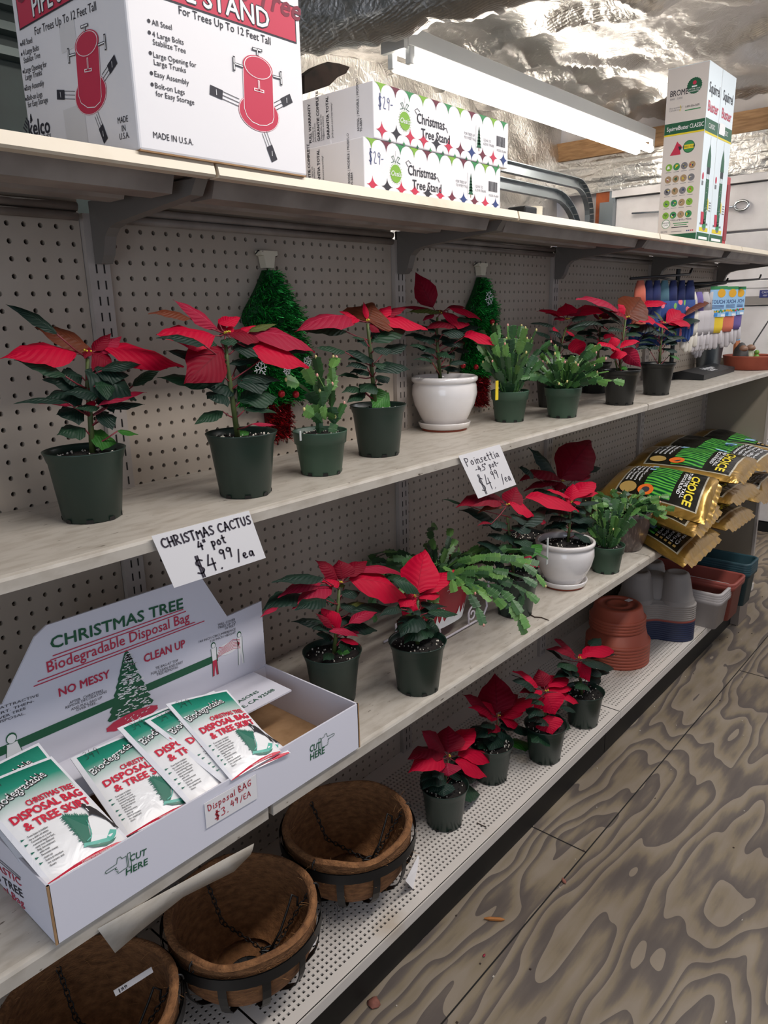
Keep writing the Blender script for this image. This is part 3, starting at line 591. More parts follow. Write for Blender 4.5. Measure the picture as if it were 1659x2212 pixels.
# tall narrow bird feeder cartons
m_bluew = mat('cool_white_card', '#dfe9ee', .45)
def feeder(x0, x1, label):
    yf, D, z0, H = -.300, .128, ZT+.001, .525; t = thing('tall_carton', label, 'box', (x0, yf, z0), 'tall narrow bird feeder cartons')
    body = MB().box(x0, x1, yf, yf+D, z0, z0+H).build('carton_body', m_bluew, t, bevel=.0012)
    pal = [m_ink, m_redink, m_grn, m_yel, m_wht, m_grey, m_lime, mat('tan_ink', '#a58a68', .6), m_navy, m_mid, mat('card_beige', '#d9d0ca', .6)]
    F = Fr((x0, yf+D, z0), (0, -1, 0), (0, 0, 1)); g = MB(); W = D
    g.rect(F, .001, .03, W-.001, H-.002, .0003, 10); g.rect(F, .001, .001, W-.001, .03, .0003, 2)
    txt(g, 'BROME', F, .012, H-.082, .017, 0, sx=.72, bold=.01); txt(g, 'BIRD   CARE', F, .013, H-.092, .005, 5)
    g.disk(F, .086, H-.062, .022, c=.0005, mi=2, n=44, teeth=.08); txt(g, 'LIFETIME CARE', F, .086, H-.073, .004, 4, al='C', off=.0008); txt(g, 'GUARANTEE', F, .086, H-.079, .004, 4, al='C', off=.0008); g.disk(F, .086, H-.054, .006, c=.0008, mi=1, n=9); g.rect(F, .078, H-.066, .094, H-.062, .0008, 4)
    txt(g, 'Any questions?', F, .012, H-.118, .0048, 5); txt(g, 'Call toll-free', F, .012, H-.125, .0048, 5); txt(g, '1-800-856-5685', F, .062, H-.121, .0062, 0, sx=.8); g.rect(F, .062, H-.130, .11, H-.127, .0005, 9); g.strip(F, [(.046, H-.112), (.049, H-.119), (.046, H-.127)], .002, .0006, 3)
    g.rect(F, .001, H-.192, W-.001, H-.160, .0005, 2); g.rect(F, .001, H-.197, W-.001, H-.192, .0005, 3); txt(g, 'SquirrelBuster CLASSIC', F, .009, H-.182, .0125, 4, sx=.66, off=.0008, bold=.012)
    g.poly(F, [(.024, H-.255), (.036, H-.235), (.045, H-.215), (.050, H-.222), (.058, H-.228), (.062, H-.236), (.056, H-.242), (.058, H-.255)], .0005, 1); g.poly(F, [(.049, H-.231), (.058, H-.231), (.060, H-.240), (.054, H-.243)], .0008, 0)
    g.disk(F, .083, H-.235, .0185, c=.0006, mi=2); g.disk(F, .083, H-.235, .0165, c=.0007, mi=9); g.rect(F, .068, H-.241, .098, H-.229, .0009, 3); txt(g, '5 SEED TUBE', F, .083, H-.2375, .005, 0, al='C', off=.0012)
    r = random.Random(5); 
    for j in range(5):
        for i in range(4):
            cx, cy = .024+i*.0245, H-.290-j*.0365; g.disk(F, cx, cy, .0108, c=.0005, mi=r.choice((7, 9, 5, 7, 6)), n=16)
            for q in range(3): g.poly(F, [(cx+(r.random()-.5)*.014, cy+(r.random()-.5)*.014) for _ in range(3)], .0007+q*.0001, r.choice((0, 1, 8, 4, 3, 2)))
            g.rect(F, cx-.009, cy-.0155, cx+.009, cy-.0142, .0005, 5)
    g.disk(F, .027, H-.462, .014, c=.0005, mi=9); g.disk(F, .027, H-.462, .0125, c=.0006, mi=4); txt(g, 'BROME', F, .027, H-.461, .005, 0, al='C', off=.0008); txt(g, 'CARE', F, .027, H-.467, .004, 2, al='C', off=.0008)
    txt(g, 'Nature & Our Planet', F, .046, H-.455, .0065, 5, sx=.8); g.rect(F, .05, H-.463, .10, H-.4605, .0005, 9); g.rect(F, .054, H-.469, .095, H-.4665, .0005, 9); g.rect(F, .046, H-.4755, .10, H-.473, .0005, 0)
    txt(g, 'BROME', F, .012, .036, .006, 5, sx=.8); g.rect(F, .045, .037, .08, .0385, .0005, 5)
    for i, c in enumerate((8, 8, 1, 1)): g.rect(F, .095+.006*i, .036, .099+.006*i, .040, .0005, c)
    g.build('wide_side_print', pal, body)
    F = Fr((x0, yf, z0), (1, 0, 0), (0, 0, 1)); g = MB(); W = x1-x0
    g.rect(F, .001, .001, W-.001, .032, .0004, 2); g.rect(F, .02, .036, W-.02, .048, .0005, 3); g.rect(F, .02, .012, W-.02, .020, .0006, 4)
    txt(g, 'Squirrel', F, W/2, H-.085, .030, 0, al='C', sx=.74, bold=.015); txt(g, 'Buster', F, W/2, H-.137, .030, 1, al='C', sx=.86, bold=.02)
    g.rect(F, .001, H-.195, W-.001, H-.158, .0005, 2); g.rect(F, .001, H-.201, W-.001, H-.195, .0005, 3); txt(g, 'CLASSIC', F, W/2, H-.183, .014, 4, al='C', sx=.8, off=.0008)
    c = W*.52; g.strip(F, [(c, H-.205), (c, H-.235)], .001, .0006, 5)
    g.poly(F, [(c-.017, H-.295), (c+.017, H-.295), (c+.014, H-.26), (c, H-.225), (c-.014, H-.26)], .0006, 2); g.rect(F, c-.014, H-.315, c+.014, H-.295, .0006, 0)
    g.rect(F, c-.010, H-.33, c-.008, H-.31, .0006, 5); g.rect(F, c+.008, H-.33, c+.010, H-.31, .0006, 5)
    g.rect(F, c-.015, H-.470, c+.015, H-.33, .0006, 2)
    for i in range(60): q = (c-.013+.026*r.random(), H-.466+.132*r.random()); g.strip(F, [q, (q[0]+(r.random()-.5)*.008, q[1]+(r.random()-.5)*.008)], .0012, .0008, r.choice((0, 4, 5, 9)))
    g.poly(F, [(c-.038, H-.43), (c-.012, H-.43), (c-.010, H-.468), (c-.034, H-.468)], .0009, 1); g.poly(F, [(c+.014, H-.385), (c+.024, H-.395), (c+.026, H-.425), (c+.016, H-.415)], .0009, 3)
    g.rect(F, c-.016, H-.478, c+.016, H-.466, .0009, 9); g.disk(F, c, H-.478, .015, .008, .0007, 5)
    g.disk(F, W*.14, H-.325, .008, .011, .0006, 1, 12); g.rect(F, W*.08, H-.352, W*.2, H-.339, .0006, 5)
    for i in range(4): g.rect(F, W*.78, H-.40-.008*i, W*.93, H-.397-.008*i, .0006, 5)
    for i in range(3): g.rect(F, W*(.18+.24*i), .056, W*(.30+.24*i), .062+.012*(i == 1), .0006, 5)
    g.build('front_print', pal, body)
    return t, F
feeder(1.889, 2.010, 'tall white carton with a bird feeder picture, nearer the camera of the pair')
t, F = feeder(2.014, 2.150, 'tall white carton with a bird feeder picture, farther of the pair')
g = MB(); g.rect(F, .006, .338, .062, .372, .001); hand(g, '24 95', F, .012, .348, .014, .0012, 1, k=.7); g.build('price_label', [m_wht, m_ink], t)
rb = thing('red_carton', 'slim red carton standing behind the tall bird feeder cartons', 'box', (2.152, -.30, ZT))
body = MB().box(2.153, 2.185, -.300, -.18, ZT+.001, ZT+.225).build('carton_body', mat('red_card', '#b4383f', .5), rb, bevel=.001)
g = MB().box(2.154, 2.184, -.302, -.2995, ZT+.02, ZT+.20); g.build('front_panel', mat('red_card_dark', '#8f2a34', .5), rb)
# small adapter lying on the top shelf
ad = thing('power_adapter', 'small black and ivory power adapter on the top shelf beside the flat cartons', 'adapter', (.80, -.2, ZT))
P = at(1125, 455, y=-.18); xa = P.x; MB().box(xa-.03, xa+.028, -.21, -.16, ZT+.001, ZT+.046).build('plug', m_black, ad, bevel=.004)
MB().lathe([(.0, 0), (.021, 0), (.021, .05), (.0, .05)], (xa+.055, -.185, ZT+.001), 16).build('collar', mat('ivory_plastic', '#d5ccb6', .5), ad, True)
MB().tube([(xa+.05, -.19, ZT+.012), (xa+.10, -.20, ZT+.02), (xa+.14, -.22, ZT+.012), (xa+.2, -.24, ZT+.008)], .010, 8).build('cable', m_black, ad, True)

# hand-written cards taped on the shelf fronts
def card(label, corners, y, lines, ink, wd):
    P = [at(u, v, y=y) for u, v in corners]; tl, tr_, br, bl = P; F = Fr(bl, br-bl, tl-bl); W, H = (br-bl).length, (tl-bl).length
    g = MB(); g.fbox(F, 0, W, 0, H, -.0003, .0003)
    for s, a, b, h, rot, k in lines: hand(g, s, F, a*W, b*H, h*H, wd, 1, rot, off=.0008, fit=k*W)
    g.build('x', [m_white, ink]); o = bpy.data.objects['x']; o.name = 'price_card'; return tag(o, label, 'price card', 'hand-written price cards')
m_mark = mat('marker_ink', '#39323c', .5); m_markr = mat('red_marker', '#b32a3a', .5)
card('white card reading CHRISTMAS CACTUS, on the upper plant shelf front', [(327, 1158), (535, 1106), (574, 1205), (376, 1270)], YA-.004,
     [('CHRISTMAS CACTUS', .05, .74, .17, 0, .94), ('4" pot', .36, .53, .16, 0, .30), ('$4.', .26, .08, .32, 0, .28), ('99', .53, .24, .20, 0, .15), ('/ea', .70, .12, .20, 0, .20)], m_mark, .0026)
card('white card reading Poinsettia, on the upper plant shelf front', [(990, 985), (1076, 960), (1115, 1047), (1033, 1077)], YA-.004,
     [('Poinsettia', .07, .74, .17, 0, .82), ('-4.5" pot-', .22, .56, .13, 0, .58), ('$4.', .16, .10, .36, 0, .36), ('99', .50, .30, .20, 0, .18), ('/ea', .70, .14, .20, 0, .24)], m_mark, .0021)

# ---------------------------------------------------------------- plants
def leaf_mat(name, c, c2, vein, rough=.5, trans=.25):
    m = bpy.data.materials.new(name); m.use_nodes = True; nt = m.node_tree; b = nt.nodes['Principled BSDF']; N = nt.nodes.new; L = nt.links.new
    uv = N('ShaderNodeUVMap'); sp = N('ShaderNodeSeparateXYZ'); L(uv.outputs[0], sp.inputs[0])
    def M(op, a, b_=None, c_=None):
        n = N('ShaderNodeMath'); n.operation = op
        for i, x in enumerate((a, b_, c_)):
            if x is None: continue
            if isinstance(x, (int, float)): n.inputs[i].default_value = x
            else: L(x, n.inputs[i])
        return n.outputs[0]
    au = M('ABSOLUTE', M('SUBTRACT', sp.outputs[0], .5)); d = M('SUBTRACT', sp.outputs[1], M('MULTIPLY', au, .55))
    f = M('ABSOLUTE', M('SUBTRACT', M('FRACT', M('MULTIPLY', d, 9)), .5)); side = M('LESS_THAN', f, .05); mid = M('LESS_THAN', au, .016)
    v = M('MULTIPLY', M('MAXIMUM', M('MULTIPLY', side, .55), mid), .55)
    tc = N('ShaderNodeTexCoord'); n = N('ShaderNodeTexNoise'); n.inputs['Scale'].default_value = 28; n.inputs['Detail'].default_value = 4; L(tc.outputs['Object'], n.inputs['Vector'])
    mx = N('ShaderNodeMixRGB'); L(n.outputs[0], mx.inputs[0]); mx.inputs[1].default_value = S(c); mx.inputs[2].default_value = S(c2)
    m2 = N('ShaderNodeMixRGB'); L(v, m2.inputs[0]); L(mx.outputs[0], m2.inputs[1]); m2.inputs[2].default_value = S(vein)
    L(m2.outputs[0], b.inputs['Base Color']); b.inputs['Roughness'].default_value = rough; b.inputs['Specular IOR Level'].default_value = .2
    bp = N('ShaderNodeBump'); bp.inputs['Strength'].default_value = .35; bp.inputs['Distance'].default_value = .002; L(M('MULTIPLY', f, 2), bp.inputs['Height']); L(bp.outputs[0], b.inputs['Normal'])
    if trans:
        t = N('ShaderNodeBsdfTranslucent'); L(m2.outputs[0], t.inputs[0]); ms = N('ShaderNodeMixShader'); ms.inputs[0].default_value = trans
        L(b.outputs[0], ms.inputs[1]); L(t.outputs[0], ms.inputs[2]); L(ms.outputs[0], nt.nodes['Material Output'].inputs[0])
    return m
BR = [leaf_mat('bract_red', '#cd0336', '#bc0230', '#a4042c', .6), leaf_mat('bract_shaded_red', '#8e0426', '#74041e', '#62041a', .6), leaf_mat('bract_pink_red', '#ae1c3e', '#981836', '#bb4a62', .6), leaf_mat('bract_bronze', '#7c3a26', '#5e3420', '#4a2418')]  # second, deeper red: some natural variety, mostly shade put into the bract colour
GR = [leaf_mat('leaf_green', '#24412c', '#1c3526', '#3d5c40', .45, .12), leaf_mat('leaf_bright_green', '#3c7a2c', '#2f6626', '#5f9a45', .45, .2), leaf_mat('leaf_dark_green', '#1b3128', '#15271f', '#2a4535', .45, .1), leaf_mat('leaf_olive', '#5b6430', '#4a5228', '#7c8248', .5, .2)]
m_stem = mat('stem_green', '#4d5b2a', .6, c2='#3e4a24', scale=60); m_pet = mat('petiole_red', '#7a2630', .5)
m_cya = mat('flower_bud_yellow', '#c9b52e', .5); m_soil = mat('potting_soil', '#1c1613', .95, c2='#0d0a08', scale=120, bump=1, bscale=200); m_perl = mat('perlite', '#d8d0c2', .9)
m_pot = mat('dark_green_pot', '#1f332a', .36, c2='#1a2b24', scale=5); m_potg = mat('green_pot', '#3b5745', .42, c2='#344d3d', scale=6); m_potb = mat('black_pot', '#1a1d1d', .35)
m_glaze = mat('white_glaze', '#e4dfdd', .12, c2='#d5cdc8', scale=5, coat=.8); m_terra = mat('terracotta', '#9a4a34', .75, c2='#8a3f2c', scale=14)
PW = [(0, .05), (.05, .26), (.12, .52), (.22, .82), (.33, .98), (.45, 1), (.56, .90), (.66, .72), (.77, .48), (.87, .26), (.95, .10), (1, .01)]
def leaf(mb, b, t, wd, n, mi=0, fold=.16, arch=.10, lobe=0., rnd=R, twist=0):
    b, t = V(b), V(t); d = t-b; L = d.length
    if L < 1e-4: return
    d /= L; n = (n-d*n.dot(d)).normalized(); s = d.cross(n).normalized(); vs = []; uv = []
    ph = rnd.random()*6
    for i, (q, k) in enumerate(PW):
        kl = k*(1+lobe*(.35 if i in (3, 5, 7) else -.2 if i in (4, 6) else 0)); c = b+d*(q*L)+n*(arch*L*4*q*(1-q)) 
        for j in (-1, -.5, 0, .5, 1):
            w_ = j*kl*wd/2; z = -abs(j)**1.3*kl*wd*fold+.035*wd*math.sin(q*17+ph+j*2)*abs(j)+twist*w_*q
            vs.append(c+s*w_+n*z); uv.append((j/2+.5, q))
    m = len(PW); mb.add(vs, [(5*i+j, 5*i+j+1, 5*i+j+6, 5*i+j+5) for i in range(m-1) for j in range(4)], mi, uv)
NUP = V((0, 0, 1))
def potmesh(kind, c, parent, k=1.0):
    c = V(c); g = MB()
    if kind == 'w':                                  # glazed pot with a saucer
        H = .128*k; pr = [(.0, .012), (.048, .012), (.050, .014), (.062, .035), (.076, .065), (.082, .092), (.080, .112), (.077, .118), (.080, .120), (.083, .124), (.083, .131), (.078, .134), (.074, .131), (.072, .118), (.072, .10), (0, .10)]
        g.lathe([(r*k, z*k) for r, z in pr], c, 48); g.build('pot', m_glaze, parent, True)
        g = MB().lathe([(r*k, z*k) for r, z in [(0, .004), (.054, .004), (.062, .007), (.066, .018), (.066, .021), (.063, .021), (.060, .012), (0, .011)]], c, 48); g.build('saucer', m_glaze, parent, True)
        MB().lathe([(0, 0), (.056*k, 0), (.057*k, .0045), (0, .0045)], c, 40).build('saucer_foot', m_terra, parent, True)
        return .117*k, .071*k
    if kind == 'c':                                  # 4-inch pot with a broad rim band
        pr = [(0, .002), (.036, 0), (.038, .002), (.0455, .058), (.0485, .0585), (.0505, .079), (.0512, .0805), (.0505, .0815), (.049, .080), (.047, .066), (0, .066)]; m, rb, so, sr = m_potg, .0381, .071, .048
    elif kind == 'b':
        pr = [(0, .002), (.037, 0), (.040, .002), (.0510, .094), (.0545, .0965), (.0570, .103), (.0575, .105), (.0560, .1055), (.0540, .102), (.051, .09), (0, .09)]; m, rb, so, sr = m_potb, .0402, .094, .052
    else:
        pr = [(0, .002), (.040, 0), (.0425, .002), (.0528, .088), (.0545, .091), (.0570, .100), (.0588, .1035), (.0592, .1050), (.0580, .1055), (.0560, .102), (.0528, .088), (0, .088)]; m, rb, so, sr = m_pot, .0427, .0925, .0545
    g.lathe([(r*k, z*k) for r, z in pr], c, 40)
    for i in range(8):                               # drainage notches at the foot
        a = i*math.pi/4+.2; vs = []
        for da, z in ((-.13, .0006), (.13, .0006), (.11, .0065), (-.11, .0065)):
            r_ = (rb+.0006+z*.12)*k; vs.append(c+V((r_*math.cos(a+da), r_*math.sin(a+da), z*k)))
        g.add(vs, [(0, 1, 2, 3)], 1)
    g.build('pot', [m, m_black], parent, True); return so*k, sr*k
def soil(c, z, r, parent, rnd, n=70):
    c = V(c); g = MB(); vs = [c+V((0, 0, z+.004))]; 
    for j in range(1, 6):
        for i in range(24): a = i*math.pi/12; vs.append(c+V((r*j/5*math.cos(a), r*j/5*math.sin(a), z+.004*(1-j/5)+.003*rnd.random()*(j < 5))))
    fs = [(0, 1+i, 1+(i+1) % 24) for i in range(24)]+[(1+(j-1)*24+i, 1+j*24+i, 1+j*24+(i+1) % 24, 1+(j-1)*24+(i+1) % 24) for j in range(1, 5) for i in range(24)]
    g.add(vs, fs)
    for _ in range(n):
        a = rnd.random()*6.28; q = r*.95*math.sqrt(rnd.random()); s_ = (.0010+.0016*rnd.random())
        g.ball(c+V((q*math.cos(a), q*math.sin(a), z+.004*(1-q/r)+.003)), s_, 4, 1 if rnd.random() < .6 else 0)
    o = g.build('soil', [m_soil, m_perl], parent, False); return o

def poinsettia(label, group, c, kind, cr, stem, fc, bracts, leaves, k=1., seed=1, scy=1, stems=(), cat='potted plant'):
    """c: centre of the pot's foot; cr=(ox,oy,s): where the readings below were taken; fc: flower centre"""
    rnd = random.Random(seed); c = V(c); t = thing('potted_poinsettia', label, cat, c, group)
    so, sr = potmesh(kind, c, t, k); soil(c, so, sr, t, rnd)
    ox, oy, s = cr; yc = c.y
    U = lambda x, y, yy=None: at(ox+x/s, oy+y/s, y=yc if yy is None else yy)
    fcp = U(*fc); mpp = dep(fcp)/FPX/s
    SP = [U(*p) for p in stem]; SP[0] = V((SP[0].x, c.y, c.z+so)); 
    g = MB(); N = len(SP); g.tube(SP, [.0048-.002*i/max(1, N-1) for i in range(N)], 8)
    for st in stems: g.tube([U(*p) for p in st], .0026, 6)
    g.build('stem', m_stem, t, True)
    pt = MB(); nB = (NUP*.72+(CAMP-fcp).normalized()*.62).normalized()
    def put(mb, T, isb):
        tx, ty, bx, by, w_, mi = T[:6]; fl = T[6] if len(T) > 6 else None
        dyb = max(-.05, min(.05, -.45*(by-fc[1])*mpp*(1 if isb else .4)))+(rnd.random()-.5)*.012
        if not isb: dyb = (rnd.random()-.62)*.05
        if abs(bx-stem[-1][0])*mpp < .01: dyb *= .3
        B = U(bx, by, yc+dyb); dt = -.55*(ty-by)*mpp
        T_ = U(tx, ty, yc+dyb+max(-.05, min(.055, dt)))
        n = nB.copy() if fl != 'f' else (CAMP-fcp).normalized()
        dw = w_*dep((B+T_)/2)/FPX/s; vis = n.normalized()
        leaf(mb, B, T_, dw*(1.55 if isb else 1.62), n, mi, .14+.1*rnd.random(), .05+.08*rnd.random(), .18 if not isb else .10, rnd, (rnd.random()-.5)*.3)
        # stalk back to the stem
        if isb and B.z > fcp.z-.03: q = fcp
        else:
            zz = B.z-.35*abs((B-fcp).x)-.008; q = min((SP[i]+(SP[i+1]-SP[i])*f for i in range(N-1) for f in (0, .25, .5, .75, 1)), key=lambda p: abs(p.z-max(SP[0].z+.004, zz)))
        if (B-q).length > .007: pt.tube([B+(T_-B)*.03, (B+q)/2+V((0, 0, -.002)), q], [.0011, .0012, .0015], 5)
    xs = [abs(b[0]-fc[0]) for b in leaves]; Lm = sorted(xs)[len(xs)//2]; yb = stem[0][1]; leaves = list(leaves)
    for i in range(7):                       # fill in the foliage between the readings
        sx = -1 if i % 2 else 1; y0 = fc[1]+(yb-fc[1])*(.16+.085*i); x0 = stem[-1][0]+(stem[0][0]-stem[-1][0])*(.16+.085*i)
        leaves.append((x0+sx*Lm*(.45+.5*rnd.random()), y0+(rnd.random()-.4)*.25*Lm, x0+sx*Lm*.12, y0, Lm*.34, rnd.choice((2, 2, 0))))
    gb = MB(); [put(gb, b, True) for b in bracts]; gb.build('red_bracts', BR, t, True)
    gl = MB(); [put(gl, b, False) for b in leaves]; gl.build('green_leaves', GR, t, True)
    if pt.v: pt.build('leaf_stalks', m_pet, t, True)
    g = MB()
    for _ in range(8): g.ball(fcp+V(((rnd.random()-.5)*.010, -.003+(rnd.random()-.5)*.010, .001+rnd.random()*.004)), .0016, 6)
    g.build('flower_buds', m_cya, t, True)
    return t
GA, GBq, GC = 'poinsettias on the upper plant shelf', 'poinsettias on the middle shelf', 'poinsettias on the perforated deck'
c_ = lambda u, v, z: at(u, v, z=z)
poinsettia('poinsettia in a dark green pot, first from the left on the upper plant shelf', GA, c_(201, 1117, ZA), 'g', (0, 600, 2.), [(398, 750), (390, 600), (378, 480), (378, 350)], (375, 325),
 [(0, 350, 330, 325, 112, 0), (795, 384, 440, 300, 104, 0), (150, 215, 395, 310, 80, 3), (490, 385, 400, 325, 84, 1), (480, 240, 400, 320, 40, 1), (525, 255, 430, 330, 44, 2), (365, 350, 385, 300, 30, 1), (165, 545, 355, 548, 34, 2), (635, 495, 430, 548, 34, 2), (410, 530, 378, 560, 26, 0)],
 [(25, 115, 250, 245, 40, 2), (60, 355, 285, 425, 50, 0), (590, 530, 368, 400, 108, 2), (705, 385, 570, 470, 34, 0), (183, 440, 372, 480, 62, 2), (58, 545, 300, 540, 26, 2), (270, 500, 430, 510, 44, 2), (320, 565, 430, 560, 30, 0), (625, 548, 460, 560, 32, 2), (245, 680, 370, 652, 62, 0), (505, 715, 385, 682, 68, 1), (598, 678, 505, 662, 22, 1), (610, 375, 440, 400, 40, 2), (420, 600, 470, 580, 20, 0)], seed=3)
poinsettia('poinsettia in a dark green pot in front of the larger tinsel tree', GA, c_(531, 1066, ZA), 'g', (320, 640, 4.608), [(890, 1370), (835, 1000), (790, 700), (770, 470)], (770, 375),
 [(80, 380, 660, 390, 250, 0), (0, 175, 430, 225, 100, 3), (245, 35, 690, 330, 130, 2), (920, 210, 700, 270, 110, 0), (1140, 455, 800, 370, 145, 1), (1659, 560, 1000, 370, 220, 2), (1600, 715, 975, 515, 215, 0), (365, 870, 745, 520, 290, 1, 'f'), (1080, 290, 880, 360, 55, 0), (700, 240, 760, 370, 60, 1), (840, 290, 790, 370, 55, 0), (1270, 1285, 1030, 1272, 38, 2)],
 [(475, 385, 690, 490, 85, 0), (920, 430, 720, 460, 80, 0), (80, 415, 570, 490, 95, 2), (180, 540, 630, 660, 110, 2), (90, 810, 630, 880, 125, 0), (555, 910, 880, 930, 130, 2), (1330, 850, 930, 830, 100, 2), (1160, 640, 800, 680, 70, 2), (460, 1275, 745, 1140, 95, 0), (1290, 1170, 950, 1130, 60, 0), (1010, 1350, 890, 1370, 75, 1), (1280, 280, 1000, 350, 60, 3), (1640, 590, 1200, 560, 70, 2)], seed=5)
poinsettia('poinsettia in a dark green pot, third from the left, beside the white pot', GA, c_(819, 981, ZA), 'g', (630, 580, 3.607), [(655, 1090), (622, 760), (605, 560), (590, 430)], (592, 415),
 [(20, 500, 500, 400, 150, 2), (240, 425, 530, 400, 85, 0), (640, 270, 595, 415, 270, 3, 'f'), (1060, 480, 650, 390, 125, 0), (775, 295, 680, 385, 70, 0), (900, 310, 720, 390, 60, 1), (760, 470, 640, 410, 90, 1), (370, 335, 520, 400, 60, 0), (560, 260, 590, 400, 30, 0), (690, 500, 610, 430, 60, 1)],
 [(0, 480, 430, 490, 95, 0), (910, 445, 620, 575, 125, 0), (180, 620, 420, 650, 62, 0), (400, 650, 640, 720, 85, 2), (425, 765, 590, 765, 60, 2), (905, 595, 710, 660, 78, 2), (920, 790, 650, 800, 90, 2), (360, 840, 530, 850, 40, 0), (390, 970, 560, 945, 66, 0), (430, 1045, 570, 965, 60, 0), (530, 960, 650, 900, 100, 0), (625, 1100, 750, 965, 130, 1, 'f'), (465, 540, 570, 550, 30, 0), (715, 905, 660, 905, 20, 0)], seed=8)
poinsettia('poinsettia in a glossy white pot with saucer on the upper plant shelf', GA, c_(960, 927, ZA), 'w', (630, 580, 3.607), [(1160, 830), (1140, 650), (1130, 500), (1135, 380)], (1140, 350),
 [(965, 30, 1100, 300, 115, 1, 'f'), (820, 310, 1090, 320, 50, 1), (1020, 410, 1110, 350, 36, 2), (1390, 440, 1170, 350, 120, 0), (1480, 405, 1230, 310, 78, 0), (1030, 480, 1280, 460, 70, 1), (1610, 605, 1340, 530, 120, 0), (1360, 310, 1210, 310, 40, 1), (1180, 330, 1130, 340, 40, 3)],
 [(895, 345, 1160, 340, 62, 3), (880, 525, 1080, 560, 62, 2), (910, 605, 1050, 620, 46, 0), (1480, 465, 1250, 490, 64, 2), (1070, 400, 1140, 420, 50, 2), (1080, 540, 1240, 550, 74, 2), (1390, 650, 1240, 630, 54, 2), (1000, 680, 1110, 690, 44, 2), (950, 712, 1100, 730, 34, 0), (1150, 690, 1210, 650, 74, 0), (1330, 800, 1150, 775, 58, 2), (1370, 740, 1230, 750, 40, 2), (1240, 590, 1345, 575, 46, 3), (1420, 420, 1250, 400, 50, 0)], seed=11, stems=[[(1215, 820), (1240, 720), (1255, 620), (1330, 530)], [(1150, 830), (1120, 760), (1050, 690)]])
poinsettia('poinsettia in a black pot partly hidden behind the bushy christmas cactus', GA, c_(1192, 878, ZA), 'b', (1040, 620, 3.77), [(600, 735), (640, 500), (690, 330)], (690, 265),
 [(450, 200, 670, 230, 85, 0), (690, 130, 700, 230, 110, 0, 'f'), (810, 185, 700, 235, 60, 2), (1030, 230, 760, 240, 100, 0), (590, 270, 670, 250, 46, 2), (565, 320, 640, 385, 52, 0), (760, 400, 690, 365, 46, 0), (810, 560, 760, 420, 95, 0), (520, 215, 640, 245, 40, 2)],
 [(395, 300, 590, 320, 52, 2), (900, 310, 700, 345, 62, 2), (530, 480, 640, 455, 80, 2), (740, 420, 640, 420, 60, 2), (860, 240, 740, 280, 50, 2), (420, 370, 560, 400, 60, 2)], seed=13, k=.98)
poinsettia('poinsettia in a black pot standing farthest back, between its neighbours', GA, c_(1283, 848, ZA), 'b', (1040, 620, 3.77), [(940, 635), (960, 480), (965, 330)], (960, 260),
 [(850, 395, 960, 430, 60, 1), (880, 200, 960, 260, 50, 1), (1060, 210, 970, 260, 60, 1), (1090, 395, 1000, 420, 50, 0)],
 [(1140, 320, 900, 310, 48, 2), (770, 390, 900, 370, 60, 2), (1050, 380, 950, 400, 60, 2), (830, 300, 940, 320, 50, 2), (860, 460, 950, 470, 40, 2)], seed=17, k=.98)
poinsettia('poinsettia in a black pot right of the bushy christmas cactus, with bronze top leaf', GA, c_(1338, 873, ZA), 'b', (1040, 620, 3.77), [(1130, 690), (1130, 560), (1155, 400), (1175, 260)], (1180, 250),
 [(770, 100, 1110, 190, 130, 2), (1300, 95, 1185, 250, 185, 3, 'f'), (1510, 140, 1300, 165, 80, 0), (1420, 290, 1200, 250, 130, 0), (1525, 355, 1400, 290, 60, 0), (1110, 140, 1170, 220, 60, 0), (1040, 200, 1170, 240, 95, 1), (940, 470, 1090, 490, 95, 0), (1300, 650, 1150, 500, 84, 2, 'f'), (1290, 455, 1130, 495, 56, 0), (1130, 590, 1110, 510, 86, 0), (1060, 405, 1100, 485, 70, 0), (1070, 530, 1110, 500, 50, 0)],
 [(935, 165, 1150, 300, 70, 2), (1200, 390, 1390, 310, 95, 2), (720, 345, 1000, 320, 56, 2), (1450, 270, 1300, 240, 50, 2), (1230, 620, 1160, 590, 46, 0), (1180, 650, 1140, 670, 40, 1), (1010, 560, 1090, 580, 50, 2)], seed=19, stems=[[(1110, 690), (1095, 620), (1090, 560)]])
poinsettia('poinsettia in a black pot, last in the row, in front of the hanging gloves', GA, c_(1417, 852, ZA), 'b', (1340, 560, 5.2), [(440, 1170), (450, 1000), (465, 860), (475, 740)], (490, 720),
 [(680, 590, 520, 720, 130, 0, 'f'), (790, 745, 560, 710, 120, 0), (430, 700, 490, 720, 50, 0), (1040, 510, 720, 640, 70, 3), (740, 640, 580, 700, 70, 0)],
 [(900, 700, 560, 800, 100, 2), (240, 870, 550, 890, 90, 2), (770, 945, 480, 950, 60, 2), (170, 960, 400, 960, 50, 2), (670, 1130, 545, 1080, 70, 1), (160, 1020, 340, 1030, 46, 2), (370, 580, 480, 680, 60, 3), (640, 760, 500, 780, 60, 2)], seed=23)
